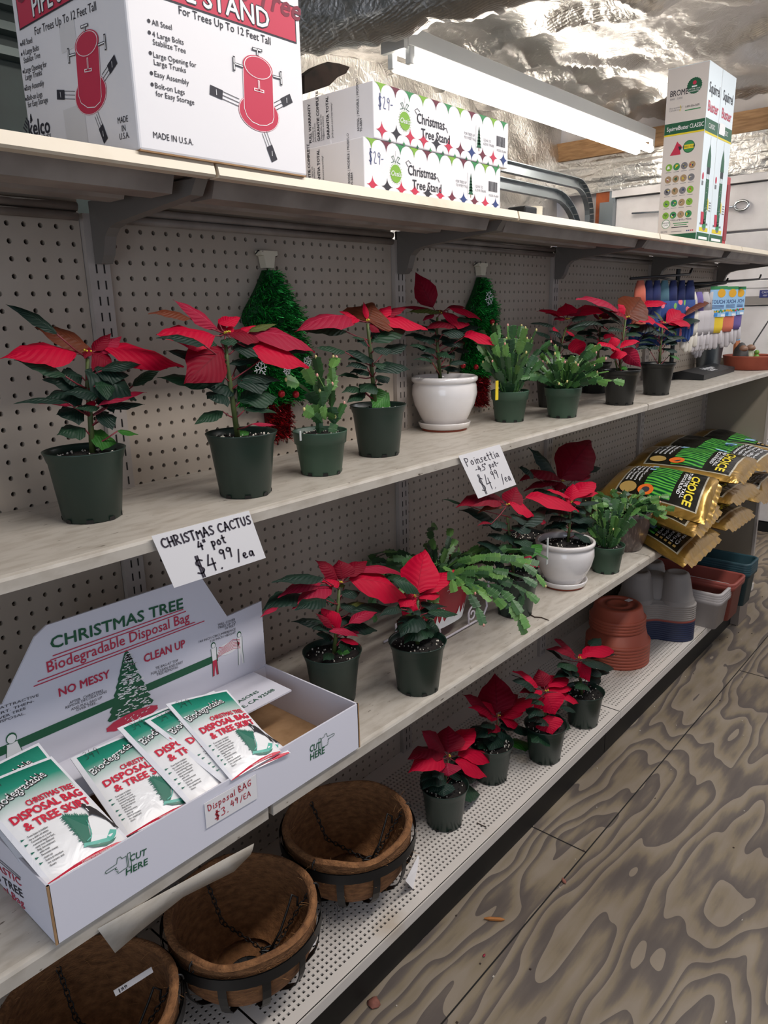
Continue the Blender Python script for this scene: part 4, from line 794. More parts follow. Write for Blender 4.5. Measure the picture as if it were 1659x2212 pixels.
# middle shelf
poinsettia('poinsettia in a dark green pot between the disposal bag display and its neighbour', GBq, c_(722, 1508, ZB), 'g', (560, 1180, 3.77), [(610, 890), (635, 600), (650, 350)], (665, 300),
 [(1210, 450, 730, 270, 200, 0), (650, 110, 680, 270, 150, 1, 'f'), (880, 125, 690, 250, 95, 1), (455, 115, 640, 270, 100, 1), (150, 420, 500, 300, 95, 2), (260, 520, 590, 330, 120, 2), (10, 580, 150, 500, 34, 2), (1190, 255, 750, 210, 60, 2), (510, 290, 650, 290, 85, 0), (500, 500, 650, 690, 110, 0, 'f'), (455, 545, 600, 670, 45, 1), (960, 540, 730, 630, 72, 2), (810, 740, 570, 690, 52, 2), (830, 810, 660, 760, 42, 0), (870, 705, 690, 715, 30, 2)],
 [(100, 295, 520, 255, 90, 2), (20, 530, 350, 400, 130, 2), (290, 520, 540, 430, 110, 2), (1050, 490, 750, 530, 100, 2), (880, 465, 690, 495, 40, 3), (260, 615, 590, 650, 90, 2), (960, 690, 690, 665, 86, 2), (460, 715, 600, 740, 70, 2), (695, 950, 660, 830, 76, 1, 'f'), (765, 860, 650, 790, 70, 0), (520, 930, 600, 870, 56, 0), (480, 310, 700, 320, 60, 3), (720, 600, 640, 620, 50, 2)], seed=29)
poinsettia('poinsettia with one upright bright red bract, in front of the red sleigh', GBq, c_(903, 1484, ZB), 'g', (560, 1180, 3.77), [(1290, 830), (1280, 600), (1290, 440)], (1255, 415),
 [(1350, 25, 1280, 380, 205, 0, 'f'), (1590, 195, 1330, 390, 110, 0), (1475, 400, 1300, 420, 80, 0), (1290, 520, 1200, 420, 150, 0), (1150, 500, 1230, 420, 90, 0), (1370, 280, 1310, 370, 60, 1), (1250, 660, 1290, 600, 50, 2)],
 [(1310, 390, 1090, 270, 96, 0), (1150, 740, 1300, 560, 150, 2), (1180, 790, 1350, 640, 125, 0), (1475, 740, 1350, 625, 105, 0), (1620, 560, 1370, 540, 60, 0), (1530, 495, 1310, 490, 40, 2), (975, 570, 1160, 510, 56, 2), (1240, 560, 1300, 520, 60, 2)], seed=31)
poinsettia('tall poinsettia in a dark green pot between the sleigh and the white pot', GBq, c_(1112, 1323, ZB), 'g', (920, 940, 2.9625), [(560, 920), (545, 700), (520, 520)], (520, 450),
 [(190, 465, 480, 430, 105, 1), (580, 330, 540, 450, 90, 1, 'f'), (980, 490, 640, 400, 118, 0), (690, 520, 530, 440, 95, 0), (330, 500, 490, 460, 42, 3), (770, 560, 680, 530, 56, 1), (585, 765, 620, 815, 30, 2), (680, 770, 620, 812, 30, 2), (730, 850, 630, 825, 36, 2), (320, 380, 500, 430, 60, 1), (330, 580, 420, 570, 24, 1)],
 [(110, 410, 230, 440, 26, 0), (210, 480, 490, 600, 110, 2), (330, 685, 530, 760, 92, 2), (430, 800, 510, 870, 80, 2), (620, 690, 505, 650, 84, 2), (745, 705, 600, 780, 78, 1), (580, 830, 530, 800, 34, 1), (770, 480, 600, 590, 80, 2), (420, 600, 510, 560, 50, 2)], seed=37)
wp = c_(1217, 1262, ZB)
poinsettia('poinsettia in a glossy white pot with saucer on the middle shelf', GBq, wp, 'w', (920, 940, 2.9625), [(910, 690), (920, 560), (925, 460)], (930, 430),
 [(1090, 310, 940, 400, 80, 0), (940, 310, 930, 420, 60, 0), (1105, 375, 960, 400, 50, 0), (760, 350, 920, 400, 46, 0), (890, 400, 930, 440, 60, 0), (1000, 440, 940, 430, 40, 0)],
 [(1130, 440, 960, 450, 34, 2), (1100, 560, 900, 540, 60, 2), (790, 600, 900, 560, 48, 2), (1105, 695, 950, 640, 66, 2), (740, 610, 880, 600, 46, 2), (830, 540, 920, 540, 50, 2), (1050, 580, 930, 590, 50, 2)], seed=41, k=.98)
g = MB(); q = at(1183, 1172, y=wp.y-.035); g.box(q.x-.004, q.x+.004, wp.y-.036, wp.y-.0345, wp.z+.112, q.z+.012); 
tag(g.build('plant_tag', mat('clear_tag', '#b9bbb8', .3)), 'clear plastic plant tag stuck in the white pot on the middle shelf', 'plant tag')
bq = V((wp.x+.06, -.13, ZB))
poinsettia('poinsettia with a broad dark red upright bract, behind the white pot on the middle shelf', GBq, bq, 'b', (920, 940, 2.9625), [(868, 640), (868, 500), (865, 320)], (868, 295),
 [(1055, 35, 860, 280, 165, 1, 'f'), (600, 290, 850, 275, 98, 1), (625, 360, 850, 300, 56, 1), (1050, 265, 900, 290, 86, 1), (830, 360, 868, 300, 60, 1)],
 [(655, 80, 830, 250, 88, 2), (590, 210, 690, 260, 66, 2), (1120, 210, 990, 235, 52, 2), (760, 400, 850, 370, 60, 2), (990, 330, 890, 360, 50, 2)], seed=43)
# bottom deck
poinsettia('small poinsettia nearest the hanging baskets on the perforated deck', GC, c_(960, 1774, ZC), 'g', (870, 1370, 3.53), [(310, 1240), (330, 1080), (345, 960)], (345, 930),
 [(35, 955, 300, 890, 125, 1), (40, 1060, 310, 950, 130, 0), (140, 735, 320, 900, 120, 1), (345, 700, 345, 900, 165, 1, 'f'), (550, 720, 370, 900, 115, 0), (715, 940, 420, 920, 108, 0), (640, 1090, 400, 970, 108, 0), (350, 1085, 340, 980, 130, 2, 'f'), (250, 850, 330, 915, 60, 1)],
 [(150, 1180, 290, 1050, 125, 2), (310, 1240, 300, 1120, 115, 2), (590, 1225, 370, 1150, 125, 0), (560, 1120, 400, 1060, 76, 2), (130, 1130, 270, 1040, 70, 2), (200, 1210, 280, 1120, 70, 2), (430, 1210, 350, 1120, 80, 2)], seed=47)
poinsettia('small poinsettia with one tall upright bract, second on the perforated deck', GC, c_(1060, 1677, ZC), 'g', (870, 1370, 3.53), [(730, 900), (725, 760), (722, 660)], (722, 625),
 [(705, 300, 720, 600, 180, 1, 'f'), (455, 460, 680, 610, 105, 1), (500, 560, 680, 630, 70, 0), (590, 510, 720, 650, 85, 0), (1030, 500, 760, 610, 86, 0), (880, 460, 750, 600, 60, 1), (880, 690, 740, 640, 95, 0), (930, 580, 760, 640, 70, 0), (650, 760, 720, 690, 72, 1)],
 [(560, 800, 650, 690, 120, 2), (660, 890, 715, 760, 100, 2), (830, 830, 720, 740, 110, 2), (1010, 770, 780, 700, 78, 2), (1000, 860, 800, 830, 78, 1), (570, 870, 650, 820, 70, 0)], seed=53)
poinsettia('small poinsettia with many red bracts, third on the perforated deck', GC, c_(1176, 1635, ZC), 'g', (870, 1370, 3.53), [(1090, 800), (1085, 600), (1085, 480)], (1087, 435),
 [(835, 285, 1030, 400, 82, 0), (1035, 265, 1080, 400, 95, 1), (1265, 345, 1100, 400, 90, 0), (1290, 420, 1110, 430, 78, 0), (1340, 530, 1180, 460, 84, 0), (1160, 615, 1090, 450, 160, 0, 'f'), (960, 465, 1060, 430, 46, 0), (1140, 765, 1100, 620, 135, 0, 'f'), (890, 445, 1040, 430, 60, 1), (1080, 360, 1085, 425, 40, 1)],
 [(830, 355, 1010, 430, 74, 2), (980, 820, 1080, 770, 120, 0), (1280, 720, 1160, 630, 84, 0), (1320, 600, 1200, 560, 50, 2), (960, 640, 1040, 570, 90, 2), (930, 500, 1050, 470, 40, 2), (1010, 700, 1080, 650, 80, 2)], seed=59)
poinsettia('small poinsettia farthest from the baskets, in front of the terracotta saucers', GC, c_(1259, 1560, ZC), 'g', (870, 1370, 3.53), [(1370, 420), (1350, 300), (1345, 210)], (1345, 185),
 [(1155, 35, 1310, 150, 95, 1), (1100, 115, 1320, 185, 74, 1), (1610, 140, 1370, 170, 105, 0), (1425, 362, 1345, 210, 80, 0, 'f'), (1400, 150, 1350, 185, 40, 0)],
 [(1630, 165, 1430, 190, 40, 2), (1610, 265, 1420, 220, 84, 2), (1580, 300, 1430, 310, 54, 2), (1170, 240, 1290, 300, 84, 2), (1510, 400, 1430, 390, 34, 0), (1310, 420, 1400, 390, 76, 0), (1090, 115, 1220, 190, 50, 2), (1510, 30, 1430, 90, 60, 2)], seed=61)

# ---------------------------------------------------------------- christmas cacti
m_cac = mat('cactus_green', '#3f6636', .42, c2='#2f5230', scale=30); m_cacl = mat('cactus_light_green', '#638a45', .42, c2='#4d7a3c', scale=30); m_cacd = mat('cactus_deep_green', '#2a4a2c', .42, c2='#213d26', scale=30)
m_bud = mat('cactus_bud', '#c9bb7c', .5); m_budp = mat('cactus_pink_bud', '#d99a8c', .5); m_wood = MATS['pine_timber']; m_bark = mat('cactus_bark', '#6a6b44', .7)
SEG = [(0, .20), (.14, .46), (.29, .76), (.34, 1.0), (.38, .76), (.58, .86), (.64, 1.1), (.68, .84), (.86, .80), (.93, .96), (.98, .62), (1, .30)]
def segment(mb, a, b, wd, n, mi):
    a, b = V(a), V(b); d = b-a; L = d.length
    if L < 1e-4: return
    d /= L; n = (n-d*n.dot(d)); n = n.normalized() if n.length > 1e-4 else d.orthogonal().normalized(); s = d.cross(n); vs = []
    for q, k in SEG: c = a+d*(q*L); vs += [c+s*(k*wd/2), c+n*.0013, c-s*(k*wd/2), c-n*.0013]
    m = len(SEG); mb.add(vs, [(4*i+j, 4*i+(j+1) % 4, 4*i+4+(j+1) % 4, 4*i+4+j) for i in range(m-1) for j in range(4)]+[(4*m-4, 4*m-3, 4*m-2, 4*m-1)], mi)
def path_chain(mb, buds, pts, sl, wd, rnd, pb=.5, up=None):
    """flat joints strung along a path"""
    P = [V(p) for p in pts]; T = sum((P[i+1]-P[i]).length for i in range(len(P)-1)); n = max(1, round(T/sl)); acc = [0]
    for i in range(len(P)-1): acc.append(acc[-1]+(P[i+1]-P[i]).length)
    def pos(t):
        for i in range(len(P)-1):
            if t <= acc[i+1]+1e-9: f = (t-acc[i])/max(1e-9, acc[i+1]-acc[i]); return P[i].lerp(P[i+1], f)
        return P[-1]
    for k in range(n):
        a, b = pos(T*k/n), pos(T*(k+1)/n); v = (CAMP-a).normalized()
        nn = (v*.5+NUP*.35+V((rnd.random()-.5, rnd.random()-.5, rnd.random()-.5))*1.1) if up is None else (up+V((rnd.random()-.5, rnd.random()-.5, rnd.random()-.5))*.5)
        segment(mb, a, b+(b-a)*.06, wd*(.75 if k == 0 else 1)*(.85+.3*rnd.random()), nn, rnd.choice((0, 0, 1, 2)) if k < n-1 else rnd.choice((0, 1, 1)))
    if rnd.random() < pb:
        d = (P[-1]-P[-2]).normalized(); buds.ball(P[-1]+d*.003, .0026, 6, rnd.choice((0, 0, 1)), 1.5)
def cactus(label, c, pot, n, sl, wd, reach, rise, droop, seed, group, segs=(3, 5), k=1., paths=None, cr=None, pb=.5, bias=V((0, 0, 0)), stemn=3, t=None, base=None):
    rnd = random.Random(seed); c = V(c)
    if t is None:
        t = thing('potted_christmas_cactus', label, 'potted cactus', c, group); so, sr = potmesh(pot, c, t, k); soil(c, so, sr, t, rnd, 40); base = c+V((0, 0, so))
    g = MB(); bd = MB(); st = MB()
    if paths:
        ox, oy, s = cr
        for pa in paths: path_chain(g, bd, [at(ox+x/s, oy+y/s, y=c.y+d) for x, y, d in pa], sl, wd, rnd, pb)
    for i in range(stemn): 
        a = rnd.random()*6.28; q = base+V((.012*math.cos(a), .012*math.sin(a), 0)); st.tube([q, q+V((.008*math.cos(a), .008*math.sin(a), .032))], [.0055, .004], 7)
    for i in range(n):
        a = 2*math.pi*(i+rnd.random()*.7)/n*2.0; lean = .15+.85*rnd.random(); m = rnd.randint(*segs); p = base+V((.016*math.cos(a), .016*math.sin(a), .001)); pts = [p]
        el = math.pi/2-lean*1.0
        for j in range(m):
            h = math.cos(el); v = V((h*math.cos(a)*reach, h*math.sin(a)*reach, math.sin(el)*rise*1.0))
            v = v.normalized()*sl+bias*sl; pts.append(pts[-1]+v); el -= droop*(.6+.8*rnd.random()); a += (rnd.random()-.5)*.5
        path_chain(g, bd, pts, sl, wd, rnd, pb)
    g.build('joints', [m_cac, m_cacl, m_cacd], t, False)
    if bd.v: bd.build('buds', [m_bud, m_budp], t, True)
    if st.v: st.build('woody_stems', m_bark, t, True)
    return t
GK = 'christmas cacti in green pots'
D = lambda *a: [(x, y, d) for x, y, d in a]
t = cactus('tall sparse christmas cactus in a green pot, beside the second poinsettia', c_(695, 1021, ZA), 'c', 0, .034, .024, 1, .10, 0, 3, GK, cr=(500, 530, 4.915), stemn=0, pb=1,
 paths=[D((945, 2070, 0), (930, 1850, 0), (900, 1640, -.005), (740, 1480, -.015), (590, 1430, -.02)), D((930, 1850, 0), (960, 1500, 0), (940, 1330, 0), (900, 1200, .005)), D((940, 1650, 0), (860, 1440, -.015), (790, 1310, -.02)), D((1000, 1640, -.01), (970, 1440, -.02), (920, 1390, -.02)), D((1050, 2070, -.01), (1090, 1900, -.01), (1060, 1700, -.01), (1070, 1450, 0), (1080, 1200, .005)), D((1080, 1460, -.01), (1060, 1320, -.01), (1110, 1200, 0)), D((1090, 1900, -.01), (1150, 1770, -.01), (1190, 1690, -.015)), D((960, 1880, -.01), (860, 1790, -.02), (780, 1745, -.025)), D((960, 1700, -.01), (990, 1560, -.02), (1060, 1480, -.02)), D((1000, 1780, -.01), (1040, 1880, -.02), (1090, 1830, -.02)), D((1000, 1850, -.01), (960, 1680, -.015), (940, 1560, -.015))])
g = MB(); q = at(648, 945, y=-.21); g.box(q.x-.002, q.x+.002, -.212, -.2105, ZA+.07, q.z+.012); o = g.build('plant_tag', mat('clear_tag', '#b9bbb8', .3)); tag(o, 'clear plastic plant tag stuck in the sparse christmas cactus pot', 'plant tag')
cactus('upright christmas cactus in a green pot with a yellow tag', c_(1100, 909, ZA), 'c', 40, .036, .021, .62, 1.35, .08, 5, GK, (3, 5), stemn=5, pb=.75)
q = at(1073, 850, y=c_(1100, 909, ZA).y-.035); g = MB().box(q.x-.006, q.x+.006, q.y-.001, q.y+.0005, ZA+.070, ZA+.118); tag(g.build('plant_tag', mat('yellow_tag', '#e2c62a', .4)), 'yellow plastic plant tag in the upright christmas cactus pot', 'plant tag')
cactus('bushy christmas cactus in a green pot on the upper plant shelf', c_(1214, 900, ZA), 'c', 64, .030, .020, 1.1, .95, .20, 7, GK, (3, 5), stemn=2, pb=.35)
cactus('small upright christmas cactus in a green pot beside the brown glazed pot', c_(1308, 1232, ZB), 'c', 32, .034, .021, .62, 1.3, .10, 9, GK, (3, 4), stemn=3, pb=.2)
# brown glazed pot
c = c_(1362, 1190, ZB); c = V((c.x+.02, c.y+.03, ZB)); t = thing('potted_christmas_cactus', 'spreading christmas cactus in a brown streaked glazed pot by the seed bags', 'potted cactus', c)
pr = [(0, .002), (.048, 0), (.052, .003), (.062, .03), (.072, .07), (.078, .11), (.080, .128), (.078, .130), (.075, .126), (.073, .10), (0, .10)]
MB().lathe(pr, c, 40).build('pot', mat('brown_glaze', '#4a3b36', .3, c2='#8a7468', scale=30, lo=.55, hi=.8, stretch=(6, 6, .5), coat=.5), t, True); soil(c, .112, .072, t, random.Random(4), 30)
cactus('', c, None, 50, .026, .022, 1.5, .65, .30, 12, None, (3, 5), t=t, base=c+V((0, 0, .115)), stemn=2, pb=.3)
# red sleigh with trailing cactus
c = c_(985, 1386, ZB); c = V((c.x+.01, c.y+.075, ZB)); t = thing('sleigh_planter', 'red sleigh planter with white snowflakes holding a trailing christmas cactus', 'planter', c)
m_sl = mat('red_tin', '#a3142a', .35); W2, D2 = .105, .06
def sl(u, v, o=0):
    a = 2*math.pi*u; k = .72+.28*v; x = (W2*k+o)*math.copysign(abs(math.cos(a))**.6, math.cos(a)); y = (D2*(.85+.15*v)+o)*math.copysign(abs(math.sin(a))**.6, math.sin(a)); return c+V((x+.015*v, y, .035+.105*v+.02*v*max(0, math.cos(a))))
g = MB(); g.grid(lambda u, v: sl(u, v), 40, 6); g.grid(lambda u, v: sl(u, v, -.003), 40, 6); g.add([sl(i/40, 0) for i in range(40)], [tuple(range(40))]); g.build('sleigh_body', m_sl, t, True)
g = MB(); 
for i in range(14):
    u0 = .52+i*.034; pts = [sl(u0+dx*.034, v, .0012) for dx, v in ((0, 0), (1, 0), (1, .14), (.75, .2), (.5, .34), (.25, .2), (0, .14))]; g.add(pts, [tuple(range(7))])
for k, (u0, v0) in enumerate(((.60, .72), (.70, .45), (.80, .78), (.88, .5), (.95, .75), (.74, .86))):
    for a in (0, 1.047, 2.094):
        du, dv = .018*math.cos(a), .12*math.sin(a); g.add([sl(u0-du-.001, v0-dv, .0014), sl(u0-du+.001, v0-dv+.012, .0014), sl(u0+du+.001, v0+dv, .0014), sl(u0+du-.001, v0+dv-.012, .0014)], [(0, 1, 2, 3)])
g.build('snow_print', m_wht, t)
m_wire = mat('white_wire', '#d8cfd4', .35); g = MB()
for yy in (-.05, .05):
    P = lambda x, z: c+V((x, yy-.002, z))
    g.tube([P(-.125, .006), P(.11, .006), P(.14, .010), P(.155, .03), P(.150, .06), P(.14, .10)], .0028, 7)
    g.tube([P(.09, .03)+V((.022*(1-i/26)*math.cos(i*.45), 0, .022*(1-i/26)*math.sin(i*.45))) for i in range(22)], .0024, 6)
    g.tube([P(.175, .085)+V((.030*(1-i/30)*math.cos(i*.4+3.4), 0, .030*(1-i/30)*math.sin(i*.4+3.4))) for i in range(22)], .0024, 6)
    g.tube([P(-.06, .028)+V((.020*(1-i/26)*math.cos(i*.45), 0, .020*(1-i/26)*math.sin(i*.45))) for i in range(22)], .0024, 6)
    for x in (-.08, .075): g.tube([P(x, .006), P(x, .037)], .0025, 6)
g.build('wire_runner', m_wire, t, True)
MB().lathe([(0, .10), (.055, .10), (.056, .145), (.053, .145), (.05, .115), (0, .115)], c+V((-.01, 0, 0)), 24).build('inner_pot', m_potb, t, True)
cactus('', c, None, 60, .036, .021, 1.5, .85, .36, 15, None, (4, 7), t=t, base=c+V((.005, 0, .128)), stemn=0, pb=.15, bias=V((.12, -.12, 0)))

# ---------------------------------------------------------------- disposal bag display
bx0, bx1, by0, by1, H = -.413, .141, -.389, -.142, .086; z0 = ZB+.001
t = thing('display_box', 'open white display box with a printed back header, holding tree disposal bags', 'box', (bx0, by0, z0)); th = .003
g = MB(); m_lav = mat('white_display_card', '#dcdae4', .55)
g.box(bx0, bx1, by0, by0+th, z0, z0+H); g.box(bx0, bx0+th, by0, by1, z0, z0+H); g.box(bx1-th, bx1, by0, by1, z0, z0+H); g.box(bx0, bx1, by1-th, by1, z0, z0+H-.004)
tray = g.build('tray', m_lav, t); MB().box(bx0+th, bx1-th, by0+th, by1-th, z0, z0+.003).build('tray_floor', m_brown, t)
MB().box(bx0-.0008, bx0+.002, by0-.0008, by0+.0015, z0, z0+H).build('corner_edge', m_brown, t); MB().box(bx1-.0015, bx1+.0008, by0-.0006, by0+.002, z0, z0+H).build('corner_edge', m_brown, t)
hy = by1; F = Fr((bx0, hy-.001, z0), (1, 0, 0), (0, 0, 1)); K = Crop(F, 0, 1240, 3.95); W = bx1-bx0
tl = K(175, 535); tr_ = pf(F, 435, 1255); nt_ = pf(F, 490, 1322); fl = pf(F, 556, 1302); ax = tr_[0]; ht = (tl[1]+tr_[1])/2+.004
prof = [(0, .01), (W, .01), (W, fl[1]), (nt_[0], fl[1]-.004), (ax, ht), (ax-.008, ht+.004), (W-ax+.02, ht+.004), (W-ax, ht-.008), (W-nt_[0]-.01, fl[1]-.004), (0, fl[1])]
header = MB().prism(F, prof, -.0035, 0).build('header', m_lav, t)
g = MB(); pal = [m_grn, m_redink, m_ink, m_wht]; OF = .0009
g_z = K(600, 1240)[1]; g.rect(F, .004, g_z-.010, W-.11, g_z+.004, .0004, 0)
K.text(g, 'CHRISTMAS TREE', (435, 640), (1560, 290), 105, 0, .028, OF)
for a, b in (((450, 697), (1560, 300)), ((428, 735), (1582, 318)), ((322, 915), (1659, 410)), ((288, 957), (1740, 400))): K.line(g, [a, b], .0017, 1, OF)
K.text(g, 'Biodegradable Disposal Bag', (405, 840), (1615, 400), 100, 1, .01, OF)
K.text(g, 'NO MESSY', (505, 1045), (935, 880), 75, 1, .03, OF); K.text(g, 'CLEAN UP', (1230, 755), (1578, 620), 72, 1, .03, OF)
for s, p, q in (('AFTER  CHRISTMAS', (590, 1110), (878, 1000)), ('REMOVE DECORATIONS', (558, 1150), (910, 1010)), ('AND PULL BAG UP', (605, 1165), (870, 1060)), ('OVER TREE...', (650, 1172), (835, 1100)), ('TIE BAG AT TOP', (1325, 815), (1518, 745)), ('FOR CLEAN AND EASY', (1288, 862), (1560, 758)), ('TREE REMOVAL', (1335, 870), (1520, 800)), ('SERVES AS ATTRACTIVE', (-300, 1255), (330, 1040)), ('TREE SKIRT. THEN-', (-250, 1290), (290, 1090)), ('PULL OVER TREE', (-200, 1320), (220, 1150)), ('FOR DISPOSAL.', (-180, 1330), (215, 1195))): K.text(g, s, p, q, 24, 2, .0, OF)
K2 = Crop(F, 0, 1200, 2.0)
for s, p, q in (('WILL COVER', (940, 305), (1015, 280)), ('TREES UP TO', (940, 318), (1017, 292)), ('10 FEET', (972, 320), (1016, 304)), ('144 INCH CIRCUMFERENCE', (858, 378), (1017, 322)), ('114 INCH HEIGHT', (908, 375), (1018, 335))): K2.text(g, s, p, q, 11, 2, .0, OF)
# printed tree: ragged green tiers with white gaps over a red skirt
ta, tb = K(1075, 645); ba, bb = K(1120, 1190); r = random.Random(2); th_ = tb-bb
edge = [(ta, tb)]
for i in range(1, 19): q = i/18; wv = .043*q*(1 if i % 2 else .86)+.002; edge.append((ta+wv+(ba-ta)*q, tb-th_*q+(0 if i % 2 else .002)))
le = [(2*(ta+(ba-ta)*(tb-b)/th_)-a, b) for a, b in edge[1:]][::-1]; g.poly(F, edge+le, .0006, 0)
for _ in range(150):
    q = .06+.92*r.random(); a = ta+(ba-ta)*q+(r.random()-.5)*.075*q; b = tb-th_*q; g.strip(F, [(a, b), (a+.004+.004*r.random(), b-.001+.003*(r.random()-.3))], .0016, .0010, 3)
ra, rb_ = K(1130, 1215); g.disk(F, ra, rb_-.003, .047, .011, .0008, 1, 24, .05)
for _ in range(14): a = ra+(r.random()-.5)*.06; b = rb_-.003+(r.random()-.5)*.012; g.strip(F, [(a, b), (a+.006*r.random(), b+.001)], .0012, .0011, 3)
# printed pair of people carrying the bag, and the left figure
pa, pb_ = K2(985, 400)
g.disk(F, pa, pb_, .026, .0115, .0006, 3, 20)
for i in range(7): g.strip(F, [(pa-.026+.001*i, pb_-.009+.003*i), (pa-.01, pb_-.006+.002*i), (pa+.012, pb_-.005+.003*i), (pa+.027, pb_-.009+.0028*i)], .0009, .0009, 1)
for dx, mi, s_ in ((-.032, 1, 1), (.027, 3, -1)):
    x = pa+dx; g.poly(F, [(x-.005, pb_-.012), (x+.005, pb_-.012), (x+.006, pb_-.042), (x+.002, pb_-.042), (x, pb_-.02), (x-.003, pb_-.042), (x-.007, pb_-.042)], .0007, mi)
    g.poly(F, [(x-.006, pb_+.012), (x+.006, pb_+.012), (x+.005, pb_-.012), (x-.005, pb_-.012)], .0006, 3); g.strip(F, [(x-.006, pb_+.012), (x-.005, pb_-.012), (x-.007, pb_-.042)], .0009, .0010, 0); g.strip(F, [(x+.006, pb_+.012), (x+.005, pb_-.012), (x+.006, pb_-.042)], .0009, .0010, 0)
    g.disk(F, x, pb_+.018, .005, .006, .0007, 0, 12); g.disk(F, x, pb_+.017, .0038, .0044, .0009, 3, 12)
la, lb = K(95, 1400); g.disk(F, la, lb, .008, .009, .0007, 0, 14); g.disk(F, la, lb-.001, .0065, .0072, .0009, 3, 14); g.poly(F, [(la-.012, lb-.03), (la+.012, lb-.03), (la+.008, lb-.008), (la-.008, lb-.008)], .0006, 3); g.rect(F, la+.002, lb-.045, la+.014, lb-.028, .0007, 1); g.strip(F, [(la-.014, lb-.045), (la-.008, lb-.009)], .001, .0008, 0); g.strip(F, [(la+.013, lb-.03), (la+.008, lb-.009)], .001, .0008, 0)
g.build('header_print', pal, header)
F = Fr((bx0, by0, z0), (1, 0, 0), (0, 0, 1)); K = Crop(F, 0, 1560, 3.95); g = MB()
K.text(g, 'CUT', (1105, 1190), (1245, 1130), 62, 0, .02); K.text(g, 'HERE', (1075, 1305), (1258, 1210), 62, 0, .02)
def hand_icon(cx, cy, sg):
    seg = lambda *p: g.strip(F, [(cx+sg*a, cy+b) for a, b in p], .0008, .0007, 0)
    seg((-.004, .004), (-.019, .003)); seg((-.019, .003), (-.0205, .001)); seg((-.0205, .001), (-.019, -.001)); seg((-.019, -.001), (-.005, -.001)); seg((-.004, .004), (-.002, .011)); seg((-.002, .011), (.002, .011)); seg((.002, .011), (.004, .007)); seg((.004, .007), (.010, .007))
    seg((.010, .007), (.010, -.010)); seg((.010, -.010), (-.003, -.011)); seg((-.005, -.001), (-.007, -.003)); seg((-.007, -.003), (-.004, -.0045)); seg((-.006, -.006), (-.003, -.008)); seg((-.005, -.009), (-.003, -.011)); seg((.012, .009), (.012, -.012)); seg((.012, .009), (.016, .009)); seg((.016, .009), (.016, -.012)); seg((.016, -.012), (.012, -.012))
hand_icon(*K(1020, 1215), 1); K3 = Crop(F, 530, 1100, 2.0); K3.text(g, 'CUT', (277, 1050), (322, 1032), 32, 0, .02); K3.text(g, 'HERE', (280, 1085), (341, 1052), 32, 0, .02); hand_icon(*K3(347, 995), -1)
g.build('front_print', [m_grn], tray)
F = Fr((bx0, by1, z0), (0, -1, 0), (0, 0, 1)); K = Crop(F, 0, 1560, 3.95); g = MB()
K.text(g, 'OF THE PLASTIC', (-330, 1030), (188, 1400), 60, 1, .01); K.text(g, 'CHRISTMAS TREE', (-330, 1120), (205, 1500), 68, 2, .01); K.text(g, 'Disposal Bag', (-150, 1300), (215, 1580), 60, 1, .01)
for a, b in (((0, 1170), (178, 1325)), ((0, 1190), (178, 1340)), ((0, 1430), (220, 1630)), ((0, 1445), (225, 1655))): K.line(g, [a, b], .0011, 2)
g.build('end_print', [m_grn, m_redink, m_ink], tray)
zf = z0+H-.006; F = Fr((bx0+.006, by1-.112, zf), (1, 0, 0), (0, 1, .02)); MB().fbox(F, 0, W-.040, 0, .108, -.0015, .0015).build('inner_flap', m_lav, t); flap = bpy.data.objects['inner_flap']
g = MB(); Kf = Crop(F, 300, 1460, 4.88); Kf.text(g, 'FOUR SEASONS', (800, 440), (1272, 180), 52, 0, .01, .0022); Kf.text(g, 'RIVERSIDE, CA 92508', (830, 510), (1440, 160), 55, 0, .01, .0022); g.build('flap_print', [m_grn], flap)
F = Fr(at(453, 1790, y=by0-.0015), (1, 0, .0), (0, 0, 1)); g = MB(); P = [at(u, v, y=by0-.0015) for u, v in ((441, 1736), (553, 1678), (556, 1724), (446, 1790))]; F = Fr(P[3], P[2]-P[3], P[0]-P[3]); w_, h_ = (P[2]-P[3]).length, (P[0]-P[3]).length
g.fbox(F, 0, w_, 0, h_, -.0003, .0003); hand(g, 'Disposal BAG', F, w_*.05, h_*.60, h_*.26, .0014, 1, .04, off=.0007, fit=w_*.86); hand(g, '$3.', F, w_*.16, h_*.14, h_*.30, .0015, 1, .05, off=.0007, fit=w_*.28); hand(g, '49', F, w_*.47, h_*.28, h_*.25, .0014, 1, .05, off=.0007, fit=w_*.16); hand(g, '/EA', F, w_*.66, h_*.27, h_*.22, .0013, 1, 0, off=.0007, fit=w_*.22)
o = g.build('price_card', [m_white, m_markr]); tag(o, 'white card with red writing stuck on the front of the display box', 'price card', 'hand-written price cards')

